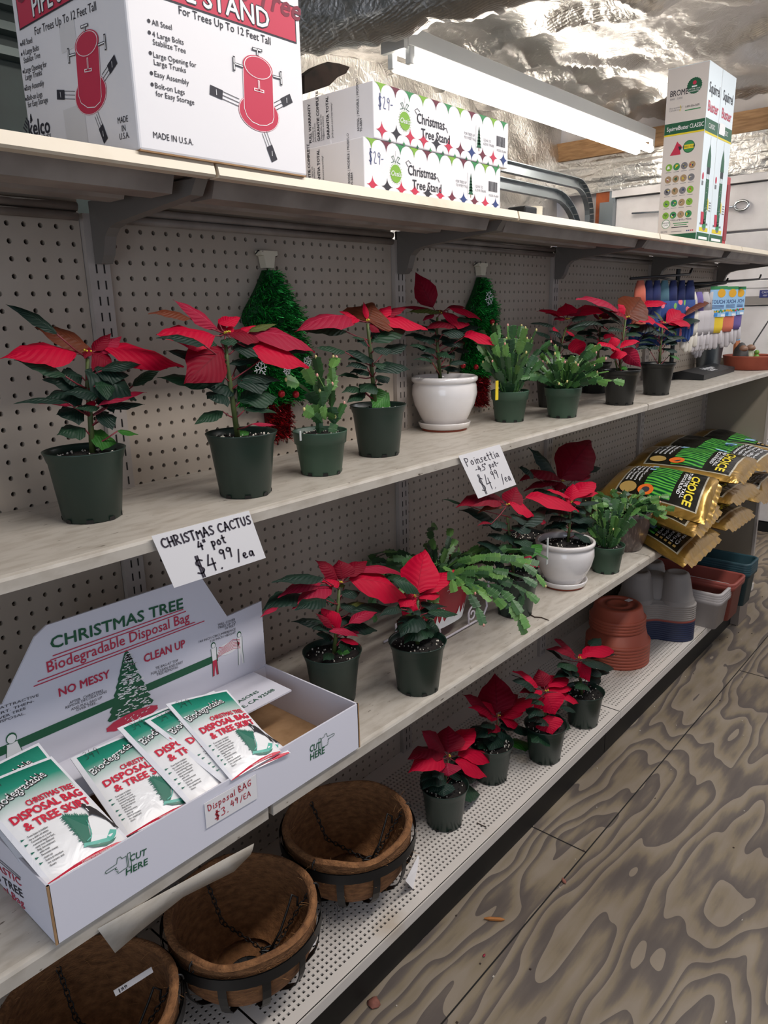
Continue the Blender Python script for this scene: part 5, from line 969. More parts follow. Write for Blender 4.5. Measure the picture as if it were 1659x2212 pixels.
# the bags in it
def bag_mat():
    m = bpy.data.materials.new('printed_bag_film'); m.use_nodes = True; nt = m.node_tree; b = nt.nodes['Principled BSDF']; N = nt.nodes.new; L = nt.links.new
    uv = N('ShaderNodeUVMap'); sp = N('ShaderNodeSeparateXYZ'); L(uv.outputs[0], sp.inputs[0]); r = N('ShaderNodeValToRGB'); e = r.color_ramp.elements
    e[0].position = .60; e[0].color = S('#eeecec'); e[1].position = .985; e[1].color = S('#12705a'); x = e.new(.84); x.color = S('#2c8f78'); L(sp.outputs[1], r.inputs[0])
    w = N('ShaderNodeMath'); w.operation = 'COMPARE'; w.inputs[1].default_value = .51; w.inputs[2].default_value = .455; L(sp.outputs[0], w.inputs[0]); w2 = N('ShaderNodeMath'); w2.operation = 'LESS_THAN'; w2.inputs[1].default_value = .975; L(sp.outputs[1], w2.inputs[0]); w3 = N('ShaderNodeMath'); w3.operation = 'MULTIPLY'; L(w.outputs[0], w3.inputs[0]); L(w2.outputs[0], w3.inputs[1])
    mx = N('ShaderNodeMixRGB'); L(w3.outputs[0], mx.inputs[0]); mx.inputs[1].default_value = S('#e6e5ea'); L(r.outputs[0], mx.inputs[2]); L(mx.outputs[0], b.inputs['Base Color']); b.inputs['Roughness'].default_value = .28
    n = N('ShaderNodeTexNoise'); n.inputs['Scale'].default_value = 22; n.inputs['Detail'].default_value = 3; n.inputs['Distortion'].default_value = 1.5; tc = N('ShaderNodeTexCoord'); L(tc.outputs['Object'], n.inputs['Vector']); bp = N('ShaderNodeBump'); bp.inputs['Strength'].default_value = .3; bp.inputs['Distance'].default_value = .006; L(n.outputs[0], bp.inputs['Height']); L(bp.outputs[0], b.inputs['Normal'])
    return m
m_bag = bag_mat(); m_teal = mat('teal_ink', '#4fae9c', .4); m_dteal = mat('deep_teal_ink', '#0f6a55', .4); m_rb = mat('bag_red_ink', '#cf1f3d', .4); m_bk = mat('bag_black_ink', '#2a2527', .4)
NB = V((0, -.52, 1)).normalized()
def dbag(label, corners, lift):
    p0 = V((0, by0+.006, z0+H-.013))+NB*lift; C = [atp(u, v, p0, NB) for u, v in corners]  # TL TR BR BL
    t = thing('disposal_bag', label, 'bag', C[3], 'disposal bags in the display box')
    def sf(u, v, o=0):
        a = C[3].lerp(C[2], u); b = C[0].lerp(C[1], u); return a.lerp(b, v)+NB*(.009*math.sin(math.pi*min(1, max(0, u)))**.7*math.sin(math.pi*min(1, max(0, v*.96+.02)))**.6+o)
    g = MB(); g.grid(lambda u, v: sf(u, v), 14, 18, uv=True); g.grid(lambda u, v: sf(u, v)-NB*(.0012+.016*math.sin(math.pi*u)**.7*math.sin(math.pi*v)**.6), 14, 18, uv=True); film = g.build('film', m_bag, t, True)
    g = MB(); W = (C[2]-C[3]).length; Hh = (C[0]-C[3]).length; mp = lambda a, b, o: sf(a/W, b/Hh, o)
    T = lambda s, x, y, h, mi, bo, sx=1, al='L', ro=0: txt(g, s, None, x*W, y*Hh, h*Hh, mi, al, bo, sx, rot=ro, off=.0012, mp=mp)
    def TF(s, x0, x1, y, h, mi, bo, ro=0):
        nat = txt(MB(), s, Fr((0, 0, 0), (1, 0, 0), (0, 1, 0)), 0, 0, h*Hh, bold=bo); T(s, x0, y, h, mi, bo, (x1-x0)*W/nat, ro=ro)
    TF('Biodegradable', .10, .80, .705, .075, 1, .05, .26); TF('Biodegradable', .095, .795, .710, .075, 0, .02, .26)
    TF('CHRISTMAS TREE', .36, .93, .625, .052, 2, .03); TF('DISPOSAL BAG', .12, .95, .535, .070, 2, .045); TF('& TREE SKIRT', .18, .95, .437, .070, 2, .045)
    for i, s in enumerate(('Tree base is hidden', 'by a skirt of white', 'Converts to a tree', 'removal bag for fast,', 'easy tree disposal', 'Bag decomposes', 'with tree', 'Prevents messy', 'clean up', 'Extra protection', 'for carpets and', 'floors')): T(s, .14, .385-.0255*i, .0165, 1, .01, .8)
    P = lambda pts, mi, o=.0010: g.add([mp(a*W, b*Hh, o) for a, b in pts], [tuple(range(len(pts)))], mi)
    for y in (.385, .335, .257, .206, .155): P([(.07, y+.018), (.11, y+.008), (.07, y-.001)], 3)
    r = random.Random(4); P([(.56, .42), (.60, .40), (.80, .33), (.72, .25), (.64, .13), (.56, .12)], 3, .0012)
    for i in range(22): a = (.565, .12+.3*i/22); P([(a[0]+.02, a[1]+.014), (a[0]-.035*(.5+r.random()), a[1]+.012*r.random()), (a[0]+.02, a[1])], 3, .0012)
    for i in range(16): a = (.57+.23*i/16, .42-.09*i/16); P([(a[0], a[1]-.01), (a[0]+.015+.01*r.random(), a[1]+.03*(.5+r.random())), (a[0]+.02, a[1]-.01)], 3, .0012)
    P([(.53, .11), (.60, .10), (.70, .06), (.82, .05), (.92, .10), (.96, .13), (.90, .155), (.80, .10), (.66, .12), (.56, .14)], 4, .0014); P([(.53, .12), (.62, .12), (.70, .18), (.78, .31), (.86, .30), (.94, .24), (.97, .14), (.86, .10), (.7, .085), (.6, .10)], 0, .0013)
    P([(.55, .115), (.62, .075), (.74, .045), (.84, .05), (.90, .075), (.80, .065), (.68, .085)], 3, .0017); g.add([mp(a*W, b*Hh, .0018) for a, b in ((.60, .14), (.67, .155), (.72, .21), (.75, .30), (.745, .30), (.71, .215), (.665, .165), (.60, .147))], [tuple(range(8))], 4)
    P([(.815, .435), (.85, .455), (.875, .44), (.87, .42), (.905, .41), (.94, .36), (.965, .28), (.985, .17), (.97, .15), (.955, .16), (.955, .22), (.93, .27), (.90, .30), (.86, .33), (.815, .335), (.80, .325), (.835, .35), (.84, .39), (.83, .415)], 1, .0020); P([(.955, .26), (.99, .19), (1.0, .14), (.985, .135), (.97, .18), (.94, .24)], 1, .0019); P([(.842, .408), (.852, .40), (.85, .365), (.84, .37)], 0, .0022)
    P([(.0, 0), (.98, 0), (.98, .012), (.85, .034), (.60, .040), (.35, .030), (.0, .004)], 2); T('Contains one tree removal bag', .42, .012, .014, 0, .01, .9)
    hand(g, '349', Fr(sf(.12, .90, .0012), C[1]-C[0], C[0]-C[3]), 0, 0, .014, .0006, 1, k=.6)
    g.build('bag_print', [m_wht, m_bk, m_rb, m_dteal, m_teal], film)
cr1 = lambda x, y: (x/3.95, 1560+y/3.95); cr3 = lambda x, y: (300+x/4.88, 1460+y/4.88)
dbag('white and green disposal bag at the back left, mostly hidden behind the front left bag', [cr1(-350, 520), cr1(330, 175), cr1(900, 900), cr1(250, 1300)], -.022)
dbag('white and green disposal bag lying at the front left corner of the display box', [cr1(-280, 580), cr1(440, 290), cr1(1110, 1010), cr1(400, 1390)], .004)
dbag('white and green disposal bag beside the front left one, half covered on its right', [cr1(600, 310), cr1(1300, 20), cr1(1750, 660), cr1(1065, 985)], -.012)
dbag('white and green disposal bag above the price card, third counted from the right', [(253, 1573), (412, 1508), (560, 1660), (407, 1740)], -.002)
dbag('white and green disposal bag showing only a strip, under the rightmost bag', [(312, 1557), (462, 1492), (628, 1626), (486, 1696)], .006)
dbag('white and green disposal bag at the right end, fully visible on top', [(358, 1521), (490, 1490), (608, 1624), (500, 1687)], .014)

# ---------------------------------------------------------------- hanging baskets
m_coir = mat('coir_fibre', '#9a6a42', .95, c2='#6a4528', scale=55, lo=.3, hi=.7, detail=10, bump=1., bscale=180, stretch=(1, 1, 2.5)); m_iron = mat('black_iron', '#131314', .45); m_fib = mat('coir_strand', '#94693f', .9)
m_chain = m_iron
def chain(pts, parent, step=.0095):
    P = [V(p) for p in pts]; g = MB(); acc = [0]
    for i in range(len(P)-1): acc.append(acc[-1]+(P[i+1]-P[i]).length)
    n = int(acc[-1]/step)
    for k in range(n):
        t = (k+.5)/n*acc[-1]; i = max(j for j in range(len(P)-1) if acc[j] <= t); d = (P[i+1]-P[i]).normalized(); c = P[i]+d*(t-acc[i]); e = d.orthogonal().normalized(); f = d.cross(e)
        s = e if k % 2 else f; s = (s+(f if k % 2 else e)*.3).normalized()
        g.tube([c+d*(.0068*math.cos(a))+s*(.0038*math.sin(a)) for a in [2*math.pi*q/8 for q in range(8)]], .0012, 4, closed=True)
    g.build('chain', m_chain, parent, True)
def basket(label, cx, cy, seed, r=.140, tagp=None):
    rnd = random.Random(seed); c = V((cx, cy, ZC)); t = thing('hanging_basket', label, 'hanging basket', c, 'coir-lined hanging baskets'); HH = .152
    def bowl(u, v, o=0):
        a = 2*math.pi*u; q = v; rr = (r-.004+o)*math.sqrt(max(0, 1-(1-q)**3.2))*(1+.012*noise.noise(V((math.cos(a)*2+seed, math.sin(a)*2, v*2)))); return c+V((rr*math.cos(a), rr*math.sin(a), .006+HH*q+.010*noise.noise(V((math.cos(a)*1.7+seed, math.sin(a)*1.7, 9)))*q))
    g = MB(); g.grid(lambda u, v: bowl(u, .02+.98*v), 48, 12)
    g.grid(lambda u, v: bowl(u, 1, 0)+V(((.003-.015*v)*math.cos(2*math.pi*u), (.003-.015*v)*math.sin(2*math.pi*u), .006*math.sin(math.pi*v))), 64, 4)
    g.grid(lambda u, v: bowl(u, 1-.93*v, -.012)+V((0, 0, .012*v)), 48, 14); lin = g.build('coir_liner', m_coir, t, True)
    g = MB()
    for _ in range(420):
        u = rnd.random(); v = 1-rnd.random()*.75; p = bowl(u, v, -.012 if rnd.random() < .6 else .002)+V((0, 0, .012*(1-v))); d = V((rnd.random()-.5, rnd.random()-.5, rnd.random()-.4)).normalized(); L = .008+.014*rnd.random(); e = d.orthogonal().normalized()*.0003
        m = p+d*L*.5+V((0, 0, .003*rnd.random())); q = p+d*L; g.add([p-e, p+e, m+e, m-e, q+e, q-e], [(0, 1, 2, 3), (3, 2, 4, 5)])
    g.build('loose_fibres', m_fib, t)
    g = MB(); g.grid(lambda u, v: c+V(((r+.004)*math.cos(2*math.pi*u), (r+.004)*math.sin(2*math.pi*u), HH-.030+.022*v)), 48, 1); g.grid(lambda u, v: c+V(((r+.0065)*math.cos(2*math.pi*u), (r+.0065)*math.sin(2*math.pi*u), HH-.008-.022*v)), 48, 1)
    g.build('rim_band', m_iron, t, True)
    for k in range(12):
        a = k*math.pi/6+.12; rib = MB(); ca, sa = math.cos(a), math.sin(a); pts = []
        for i in range(8): q = i/7; rr = (r+.002)*math.sqrt(max(.02, 1-(1-q)**3.2)); pts.append((rr, .003+(HH-.014)*q))
        vs = [c+V((R_*ca-s*sa*.0075, R_*sa+s*ca*.0075, z)) for R_, z in pts for s in (-1, 1)]+[c+V(((R_+.0018)*ca-s*sa*.0075, (R_+.0018)*sa+s*ca*.0075, z)) for R_, z in pts for s in (-1, 1)]
        n = 16; rib.add(vs, [(2*i, 2*i+1, 2*i+3, 2*i+2) for i in range(7)]+[(n+2*i, n+2*i+2, n+2*i+3, n+2*i+1) for i in range(7)]+[(2*i, 2*i+2, n+2*i+2, n+2*i) for i in range(7)]+[(2*i+1, n+2*i+1, n+2*i+3, 2*i+3) for i in range(7)]); rib.build('rib', m_iron, t)
    ctr = c+V((.02, -.045, .062))
    for a in (-.5, 1.5, 3.4):
        e = c+V(((r-.002)*math.cos(a), (r-.002)*math.sin(a), HH+.004)); i1 = c+V(((r-.03)*math.cos(a), (r-.03)*math.sin(a), HH-.030)); i2 = c+V(((r-.065)*math.cos(a), (r-.065)*math.sin(a), .070)); chain([e, i1, i2, ctr], t)
        h = MB(); h.tube([e+V((.008*math.cos(a)*math.cos(q)*1.0, .008*math.sin(a)*math.cos(q), .011*math.sin(q)-.006)) for q in [.5*i for i in range(11)]], .0017, 6); h.build('chain_hook', m_iron, t, True)
    h = MB(); h.tube([ctr+V((0, 0, .004)), ctr+V((.03, .0, .03)), ctr+V((.06, .01, .055)), ctr+V((.075, .015, .07)), ctr+V((.085, .01, .06)), ctr+V((.078, .005, .048))], .0022, 6); h.build('top_hook', m_iron, t, True)
    h = MB(); h.tube([ctr+V((.012*math.cos(q*2.1), .012*math.sin(q*1.7), .003+.004*math.sin(q*3))) for q in [i*.35 for i in range(24)]], .0022, 5); h.build('chain_bunch', m_iron, t, True)
    if tagp:
        P = [at(u, v, y=cy+dy) for u, v, dy in tagp[:4]]; F = Fr(P[3], P[2]-P[3], P[0]-P[3]); w_, h_ = (P[2]-P[3]).length, (P[0]-P[3]).length; g = MB(); g.fbox(F, 0, w_, 0, h_, -.0003, .0003); hand(g, '$ 34.99', F, w_*.1, h_*.25, h_*.5, .001, 1, k=.5)
        e = P[1 if tagp[4] else 2]; g.build('price_tag', [m_white, m_ink], t)
basket('coir-lined hanging basket cut off by the bottom left edge of the picture', -.318, -.215, 3, tagp=[(245, 2140, -.08), (325, 2088, -.06), (331, 2100, -.06), (250, 2152, -.08), 1])
basket('coir-lined hanging basket under the display box, with a hanging white price tag', -.034, -.242, 5, tagp=[(664, 1955, -.02), (668, 1945, -.02), (682, 2040, -.05), (672, 2045, -.05), 0])
basket('coir-lined hanging basket nearest the row of small poinsettias', .262, -.230, 8, tagp=[(785, 1731, .11), (825, 1722, .11), (830, 1732, .11), (790, 1739, .11), 1])
# paper label hanging off the third basket, torn shelf liner under the display box
F = None; P = [at(u, v, y=y_) for u, v, y_ in ((903, 1848, -.30), (920, 1862, -.29), (907, 1937, -.34), (876, 1903, -.36))]
g = MB(); g.add(P+[p+V((.0004, .0004, .0004)) for p in P], [(0, 1, 2, 3), (7, 6, 5, 4)]); tag(g.build('paper_label', m_white), 'blank white paper label beside the basket nearest the poinsettias', 'label')
cq = lambda x, y: (40+x/1.4, 1840+y/1.4)
g = MB(); top = [at(*p, y=YB-.001) for p in ((210, 2006), (300, 1956), (400, 1902), (480, 1858), (548, 1822))]; bot = [at(*p, y=YB+dy) for p, dy in (((248, 2058), .006), ((300, 2013), .012), ((395, 1937), .012), ((505, 1882), .01), ((541, 1845), .004))]
mid = [(a+b)/2+V((0, -.001, 0)) for a, b in zip(top, bot)]; vs = top+mid+bot; g.add(vs, [(i, i+1, i+6, i+5) for i in range(4)]+[(5+i, 6+i, 11+i, 10+i) for i in range(4)])
o = g.build('shelf_liner', m_shelf, None, True); sm = o.modifiers.new('thickness', 'SOLIDIFY'); sm.thickness = .0008; tag(o, 'loose strip of stone-look shelf liner hanging under the display box', 'shelf liner')

# ---------------------------------------------------------------- stacks on the deck
m_t2 = mat('terracotta_plastic', '#a9533d', .55, c2='#984733', scale=8)
def saucer(c, r, h, label, grp, top=False):
    pr = [(r*.60 if top else r*.78, h), (r*.80, h), (r*.84, h-.004), (r*.93, .012), (r*.97, .0115), (r, .010), (r, 0), (r*.975, 0)]
    g = MB()
    if top: pr = [(0, h-.003), (r*.30, h-.003), (r*.31, h-.0005), (r*.42, h-.0005), (r*.43, h-.003), (r*.62, h-.002)]+pr
    g.lathe(pr, c, 48); return tag(g.build('plant_saucer', m_t2, None, True), label, 'saucer', grp)
sc_ = V((1.655, -.222, ZC)); z = 0
for i in range(7): saucer(sc_+V((0, 0, z)), .110, .056, 'wide terracotta plastic saucer upside down in the lower part of the stack' if i < 6 else 'topmost of the wide terracotta saucers, below the smaller ones', 'wide terracotta saucers stacked upside down', i == 6); z += .0115
z += .040
for i in range(4): o = saucer(sc_+V((-.004, .004, z)), .096, .050, 'smaller terracotta saucer upside down in the upper part of the stack' if i < 3 else 'topmost terracotta saucer with a small price sticker', 'smaller terracotta saucers stacked upside down', i == 3); z += .011
F = Fr(sc_+V((.028, -.02, z-.011+.0505)), (1, -.2, 0), (.2, 1, 0)); MB().fbox(F, 0, .026, 0, .018, 0, .0006).build('price_sticker', m_white, o)
m_gr = mat('grey_planter', '#8d857f', .55); m_nv = mat('navy_planter', '#1c2544', .5); m_t3 = mat('rust_planter', '#8c4238', .5)
def lobe(a, ph=.55): return 1+.26*math.cos(3*(a-ph))
def planter(c, m, label, grp, full=False):
    g = MB(); sqf = lambda a, r, z: lobe(a)
    g.lathe([(.104, .02), (.118, .010), (.1225, .0095), (.124, .008), (.124, .001), (.1215, 0)], c, 72, sq=sqf)
    if full:
        for k in range(3):
            a = .55+k*2.094; q = c+V((.080*math.cos(a), .080*math.sin(a), 0)); g.lathe([(.070, .008), (.066, .022), (.0655, .024), (.0625, .026), (.048, .098), (.0465, .100), (.0465, .106), (.041, .118), (.036, .121), (.030, .121), (.029, .119), (0, .119)], q, 32)
        g.lathe([(.075, .008), (.055, .09), (.03, .10), (0, .10)], c, 24)
    return tag(g.build('stacking_planter', m, None, True), label, 'planter', grp)
pc = V((1.955, -.228, ZC)); z = 0
for i in range(9): planter(pc+V((0, 0, z)), m_nv, 'navy three-lobed stacking planter in the bottom of the stack', 'navy stacking planters'); z += .0082
planter(pc+V((0, 0, z)), m_t3, 'rust red three-lobed stacking planter between navy and grey ones', None); z += .0082
for i in range(7): planter(pc+V((0, 0, z)), m_gr, 'grey three-lobed stacking planter below the topmost one' if i < 6 else 'topmost grey three-lobed planter with its upturned cups showing', 'grey stacking planters', i == 6); z += .0082
m_wg = mat('pale_grey_planter', '#aaa3a1', .45); m_tl = mat('teal_planter', '#1f3f47', .45)
def winbox(x0, x1, yf, yb, zt, h, m, label, grp, full):
    g = MB(); n = 8
    def ring(x0, x1, y0, y1, z, rr):
        return [(x0+rr+(-rr*math.cos(a)) if sx < 0 else x1-rr+rr*math.sin(a), 0, 0) for sx in () for a in ()] or [V((cx+rr*math.cos(a0+i*math.pi/8), cy+rr*math.sin(a0+i*math.pi/8), z)) for cx, cy, a0 in ((x1-rr, y1-rr, 0), (x0+rr, y1-rr, math.pi/2), (x0+rr, y0+rr, math.pi), (x1-rr, y0+rr, 1.5*math.pi)) for i in range(5)]
    R_ = [ring(x0+.018, x1-.018, yf+.018, yb-.018, zt-h, .015), ring(x0+.008, x1-.008, yf+.008, yb-.008, zt-.020, .022), ring(x0+.001, x1-.001, yf+.001, yb-.001, zt-.019, .025), ring(x0, x1, yf, yb, zt-.003, .026), ring(x0+.002, x1-.002, yf+.002, yb-.002, zt, .025), ring(x0+.010, x1-.010, yf+.010, yb-.010, zt, .020), ring(x0+.013, x1-.013, yf+.013, yb-.013, zt-.004, .018), ring(x0+.022, x1-.022, yf+.022, yb-.022, zt-h+.004, .014)]
    if not full: R_ = R_[1:7]
    for r_ in R_: g.v += [tuple(p) for p in r_]
    N = 20
    for j in range(len(R_)-1): g.f += [(j*N+i, j*N+(i+1) % N, (j+1)*N+(i+1) % N, (j+1)*N+i) for i in range(N)]; g.m += [0]*N
    if full: g.f += [tuple(range(N))[::-1], tuple(range((len(R_)-1)*N, len(R_)*N))]; g.m += [0, 0]
    return tag(g.build('window_box', m, None, True), label, 'planter', grp)
for (a, b, zt, m, nm, n) in (((1560, 1288), (1585, 1262), -.838, m_wg, 'pale grey', 4), ((1588, 1266), (1613, 1240), -.828, m_t3, 'rust red', 2), ((1620, 1222), (1644, 1203), -.80, m_tl, 'teal', 5)):
    A, B = at(*a, z=zt), at(*b, z=zt); yf = (A.y+B.y)/2; x0, x1 = A.x, max(B.x, A.x+.12); hh = zt-ZC-.0095*(n-1)
    for i in range(n): winbox(x0, x1, yf, -.03, zt-.0095*i, hh, m, f'topmost {nm} long window box, empty, on the bottom deck' if i == 0 else f'{nm} long window box nested under the topmost {nm} one', f'{nm} nested window boxes', True if i in (0, n-1) else False)

# ---------------------------------------------------------------- grass seed bags
def seed_mat():
    m = bpy.data.materials.new('gold_seed_bag'); m.use_nodes = True; nt = m.node_tree; b = nt.nodes['Principled BSDF']; N = nt.nodes.new; L = nt.links.new
    def M(op, a, b_=None):
        n = N('ShaderNodeMath'); n.operation = op
        for i, x in enumerate((a, b_)):
            if x is None: continue
            if isinstance(x, (int, float)): n.inputs[i].default_value = x
            else: L(x, n.inputs[i])
        return n.outputs[0]
    uv = N('ShaderNodeUVMap'); sp = N('ShaderNodeSeparateXYZ'); L(uv.outputs[0], sp.inputs[0]); u, v = sp.outputs[0], sp.outputs[1]
    AND = lambda a, b_: M('MULTIPLY', a, b_); inr = lambda x, a, c: AND(M('GREATER_THAN', x, a), M('LESS_THAN', x, c))
    blk = AND(inr(u, .09, .91), inr(v, .10, .84)); grn = AND(inr(u, .12, .88), inr(v, .34, .62)); edge = AND(AND(inr(u, .075, .925), inr(v, .085, .855)), M('SUBTRACT', 1, blk))
    mp = N('ShaderNodeMapping'); mp.inputs['Scale'].default_value = (3, 1, 1); mp.inputs['Rotation'].default_value = (0, 0, .5); L(uv.outputs[0], mp.inputs[0]); w = N('ShaderNodeTexWave'); w.inputs['Scale'].default_value = 2.0; w.inputs['Distortion'].default_value = 7; w.inputs['Detail'].default_value = 3; L(mp.outputs[0], w.inputs['Vector'])
    r = N('ShaderNodeValToRGB'); e = r.color_ramp.elements; e[0].position = .15; e[0].color = S('#0c3d22'); e[1].position = .9; e[1].color = S('#5fae3e'); x = e.new(.5); x.color = S('#1f7a3a'); L(w.outputs[0], r.inputs[0])
    def mix(f, a, c):
        n = N('ShaderNodeMixRGB'); L(f, n.inputs[0])
        for i, x in ((1, a), (2, c)):
            if isinstance(x, str): n.inputs[i].default_value = S(x)
            else: L(x, n.inputs[i])
        return n.outputs[0]
    c = mix(edge, '#a37f3c', '#e6e0cc'); c = mix(blk, c, '#15140f'); c = mix(grn, c, r.outputs[0]); L(c, b.inputs['Base Color'])
    L(M('MULTIPLY', M('SUBTRACT', 1, blk), .75), b.inputs['Metallic']); b.inputs['Roughness'].default_value = .27
    n = N('ShaderNodeTexNoise'); n.inputs['Scale'].default_value = 9; n.inputs['Detail'].default_value = 2; n.inputs['Distortion'].default_value = 1.6; tc = N('ShaderNodeTexCoord'); L(tc.outputs['Object'], n.inputs['Vector']); bp = N('ShaderNodeBump'); bp.inputs['Strength'].default_value = .5; bp.inputs['Distance'].default_value = .012; L(n.outputs[0], bp.inputs['Height']); L(bp.outputs[0], b.inputs['Normal'])
    return m
m_seed = seed_mat(); m_blue = mat('pale_blue_label', '#9cc4e6', .4); m_or = mat('orange_badge', '#df6a24', .4)
def seedbag(label, cs, th, front=1, seed=1, badge=True):
    C = [q if isinstance(q, V) else at(q[0], q[1], y=q[2]) for q in cs]  # back-left, back-right, front-right, front-left
    t = thing('seed_bag', label, 'bag', C[3], 'gold grass seed bags'); dn = V((0, 0, -1))
    nz = lambda u, v, k: noise.noise(V((u*k+seed*3.1, v*k, seed)))
    def fl_(p, o): return V((p.x, p.y, max(p.z, ZB+.001+o))) if p.y > YB-.004 else p
    def sf(u, v, o=0):   # u across, v from front (0) to back (1)
        a = C[3].lerp(C[2], u); b = C[0].lerp(C[1], u); f = (math.sin(math.pi*min(1, max(0, u)))**.45)*(math.sin(math.pi*min(1, max(0, v)))**.35)
        return fl_(a.lerp(b, v)+V((0, 0, -th*.5+th*.55*f+o+.006*nz(u, v, 5)*f)), o+.006)
    def bt(u, v): f = (math.sin(math.pi*u)**.45)*(math.sin(math.pi*v)**.35); a = C[3].lerp(C[2], u); b = C[0].lerp(C[1], u); return fl_(a.lerp(b, v)+V((0, 0, -th*.5-th*.45*f)), 0)
    g = MB(); g.grid(lambda u, v: sf(u, v), 26, 36, uv=True); k = len(g.v); g.grid(bt, 26, 36); [g.uv.__setitem__(i, (0, 0)) for i in range(k, len(g.v))]
    # crimped seal at the front end
    g.grid(lambda u, v: C[3].lerp(C[2], .10+.80*u)+V((0, -.014*v, -th*.5-.012*v+.003*math.sin(u*40)*v)), 30, 2, uv=False); [g.uv.__setitem__(i, (0, 0)) for i in range(k, len(g.v))]; film = g.build('film', m_seed, t, True)
    g = MB(); W = (C[2]-C[3]).length; L_ = (C[0]-C[3]).length; mp = lambda a, b, o: sf(a/W, b/L_, o)
    # writing reads across the bag, running front to back
    def T(s, u, v, h, mi, bo=.02, sx=1.): txt(g, s, None, u*W, v*L_, h, mi, 'L', bo, sx, rot=math.pi/2 if not front else -math.pi/2, off=.0022, mp=mp)
    mp0 = mp
    def TT(s, v, h, mi, u0, u1, bo=.02):   # letters stand across the bag
        nat = txt(MB(), s, Fr((0, 0, 0), (1, 0, 0), (0, 1, 0)), 0, 0, h, bold=bo); txt(g, s, None, (u1 if front else u0)*W, v*L_+(h if front else 0), h, mi, 'L', bo, (u1-u0)*W/nat, rot=math.pi if front else 0, off=.0022, mp=mp)
    if front:
        TT('CHOICE', .15, L_*.075, 2, .12, .74, .04); TT('TURF TYPE TALL', .235, L_*.03, 0, .2, .8); TT('FESCUE BLEND', .275, L_*.03, 0, .25, .75)
        for i, s in enumerate(('Beautiful Color', 'Disease Resistance', 'Drought Tolerance', 'Sun or Shade')): TT(s, .665+.042*i, L_*.024, 0, .34, .84, .01)
        Fp = lambda cu, cv, r_, mi, n=18: g.add([mp((cu+r_*math.cos(a)/W)*W, (cv+r_*math.sin(a)/L_)*L_, .0024+.0004*mi*.1) for a in [2*math.pi*q/n for q in range(n)]], [tuple(range(n))], mi)
        Fp(.2, .58, .026, 3); Fp(.2, .58, .013, 4); Fp(.2, .75, .028, 5)
        g.add([mp(a*W, b*L_, .0024) for a, b in ((.70, .60), (.88, .60), (.88, .66), (.70, .66))], [(0, 1, 2, 3)], 1)
    else:
        for i, s in enumerate(('Exceptional Color', 'Superior Quality', 'Excellent Density', 'High Traffic', 'Great in Sun')): TT(s, .30-.042*i, L_*.028, 0, .18, .82, .015); g.add([mp(a*W, b*L_, .0024) for a, b in ((.12, .30-.042*i), (.155, .30-.042*i), (.155, .325-.042*i), (.12, .325-.042*i))], [(0, 1, 2, 3)], 5)
        g.add([mp(a*W, b*L_, .0024) for a, b in ((.20, .37), (.62, .37), (.62, .47), (.20, .47))], [(0, 1, 2, 3)], 1); TT('$1', .38, .03, 6, .44, .56)
    g.build('bag_print', [m_wht, m_blue, m_yel, m_or, m_ink, mat('gold_ink', '#a3854a', .4), m_navy], film)
seedbag('gold seed bag at the bottom of the near stack, beside the brown glazed pot', [V((1.75, -.06, ZB+.07)), V((1.98, -.06, ZB+.07)), (1560, 1130, -.46), (1478, 1200, -.50)], .075, 0, 1)
seedbag('gold seed bag in the middle of the near stack, sandwiched between two others', [V((1.72, -.06, ZB+.135)), V((1.96, -.06, ZB+.14)), (1560, 1070, -.46), (1500, 1135, -.50)], .075, 0, 2)
seedbag('gold seed bag on top of the near stack, its grass picture facing up', [(1290, 1045, -.15), (1355, 985, -.12), (1557, 1010, -.46), (1524, 1106, -.50)], .080, 1, 3)
seedbag('gold seed bag at the bottom of the second stack from the left', [V((1.93, -.06, ZB+.066)), V((2.22, -.06, ZB+.066)), (1632, 1085, -.44), (1570, 1125, -.47)], .072, 1, 4)
seedbag('gold seed bag in the middle of the second stack from the left', [V((1.95, -.06, ZB+.13)), V((2.24, -.06, ZB+.13)), (1640, 1030, -.44), (1580, 1068, -.47)], .072, 1, 5)
seedbag('gold seed bag on top of the second stack, right behind the nearest top bag', [(1352, 987, -.11), (1405, 945, -.09), (1640, 972, -.44), (1596, 1022, -.47)], .076, 1, 6)
seedbag('gold seed bag in the lower part of the third stack from the left', [V((2.28, -.06, ZB+.10)), V((2.56, -.06, ZB+.10)), (1690, 1040, -.40), (1640, 1068, -.43)], .07, 0, 7)
seedbag('gold seed bag on top of the third stack, with a pale blue label', [(1405, 948, -.04), (1462, 922, -.04), (1700, 968, -.40), (1648, 1000, -.42)], .072, 0, 8)
seedbag('gold seed bag at the far right, with a pale blue label, against the side panel', [(1478, 935, -.03), (1528, 912, -.03), (1745, 950, -.36), (1700, 968, -.38)], .07, 0, 9)

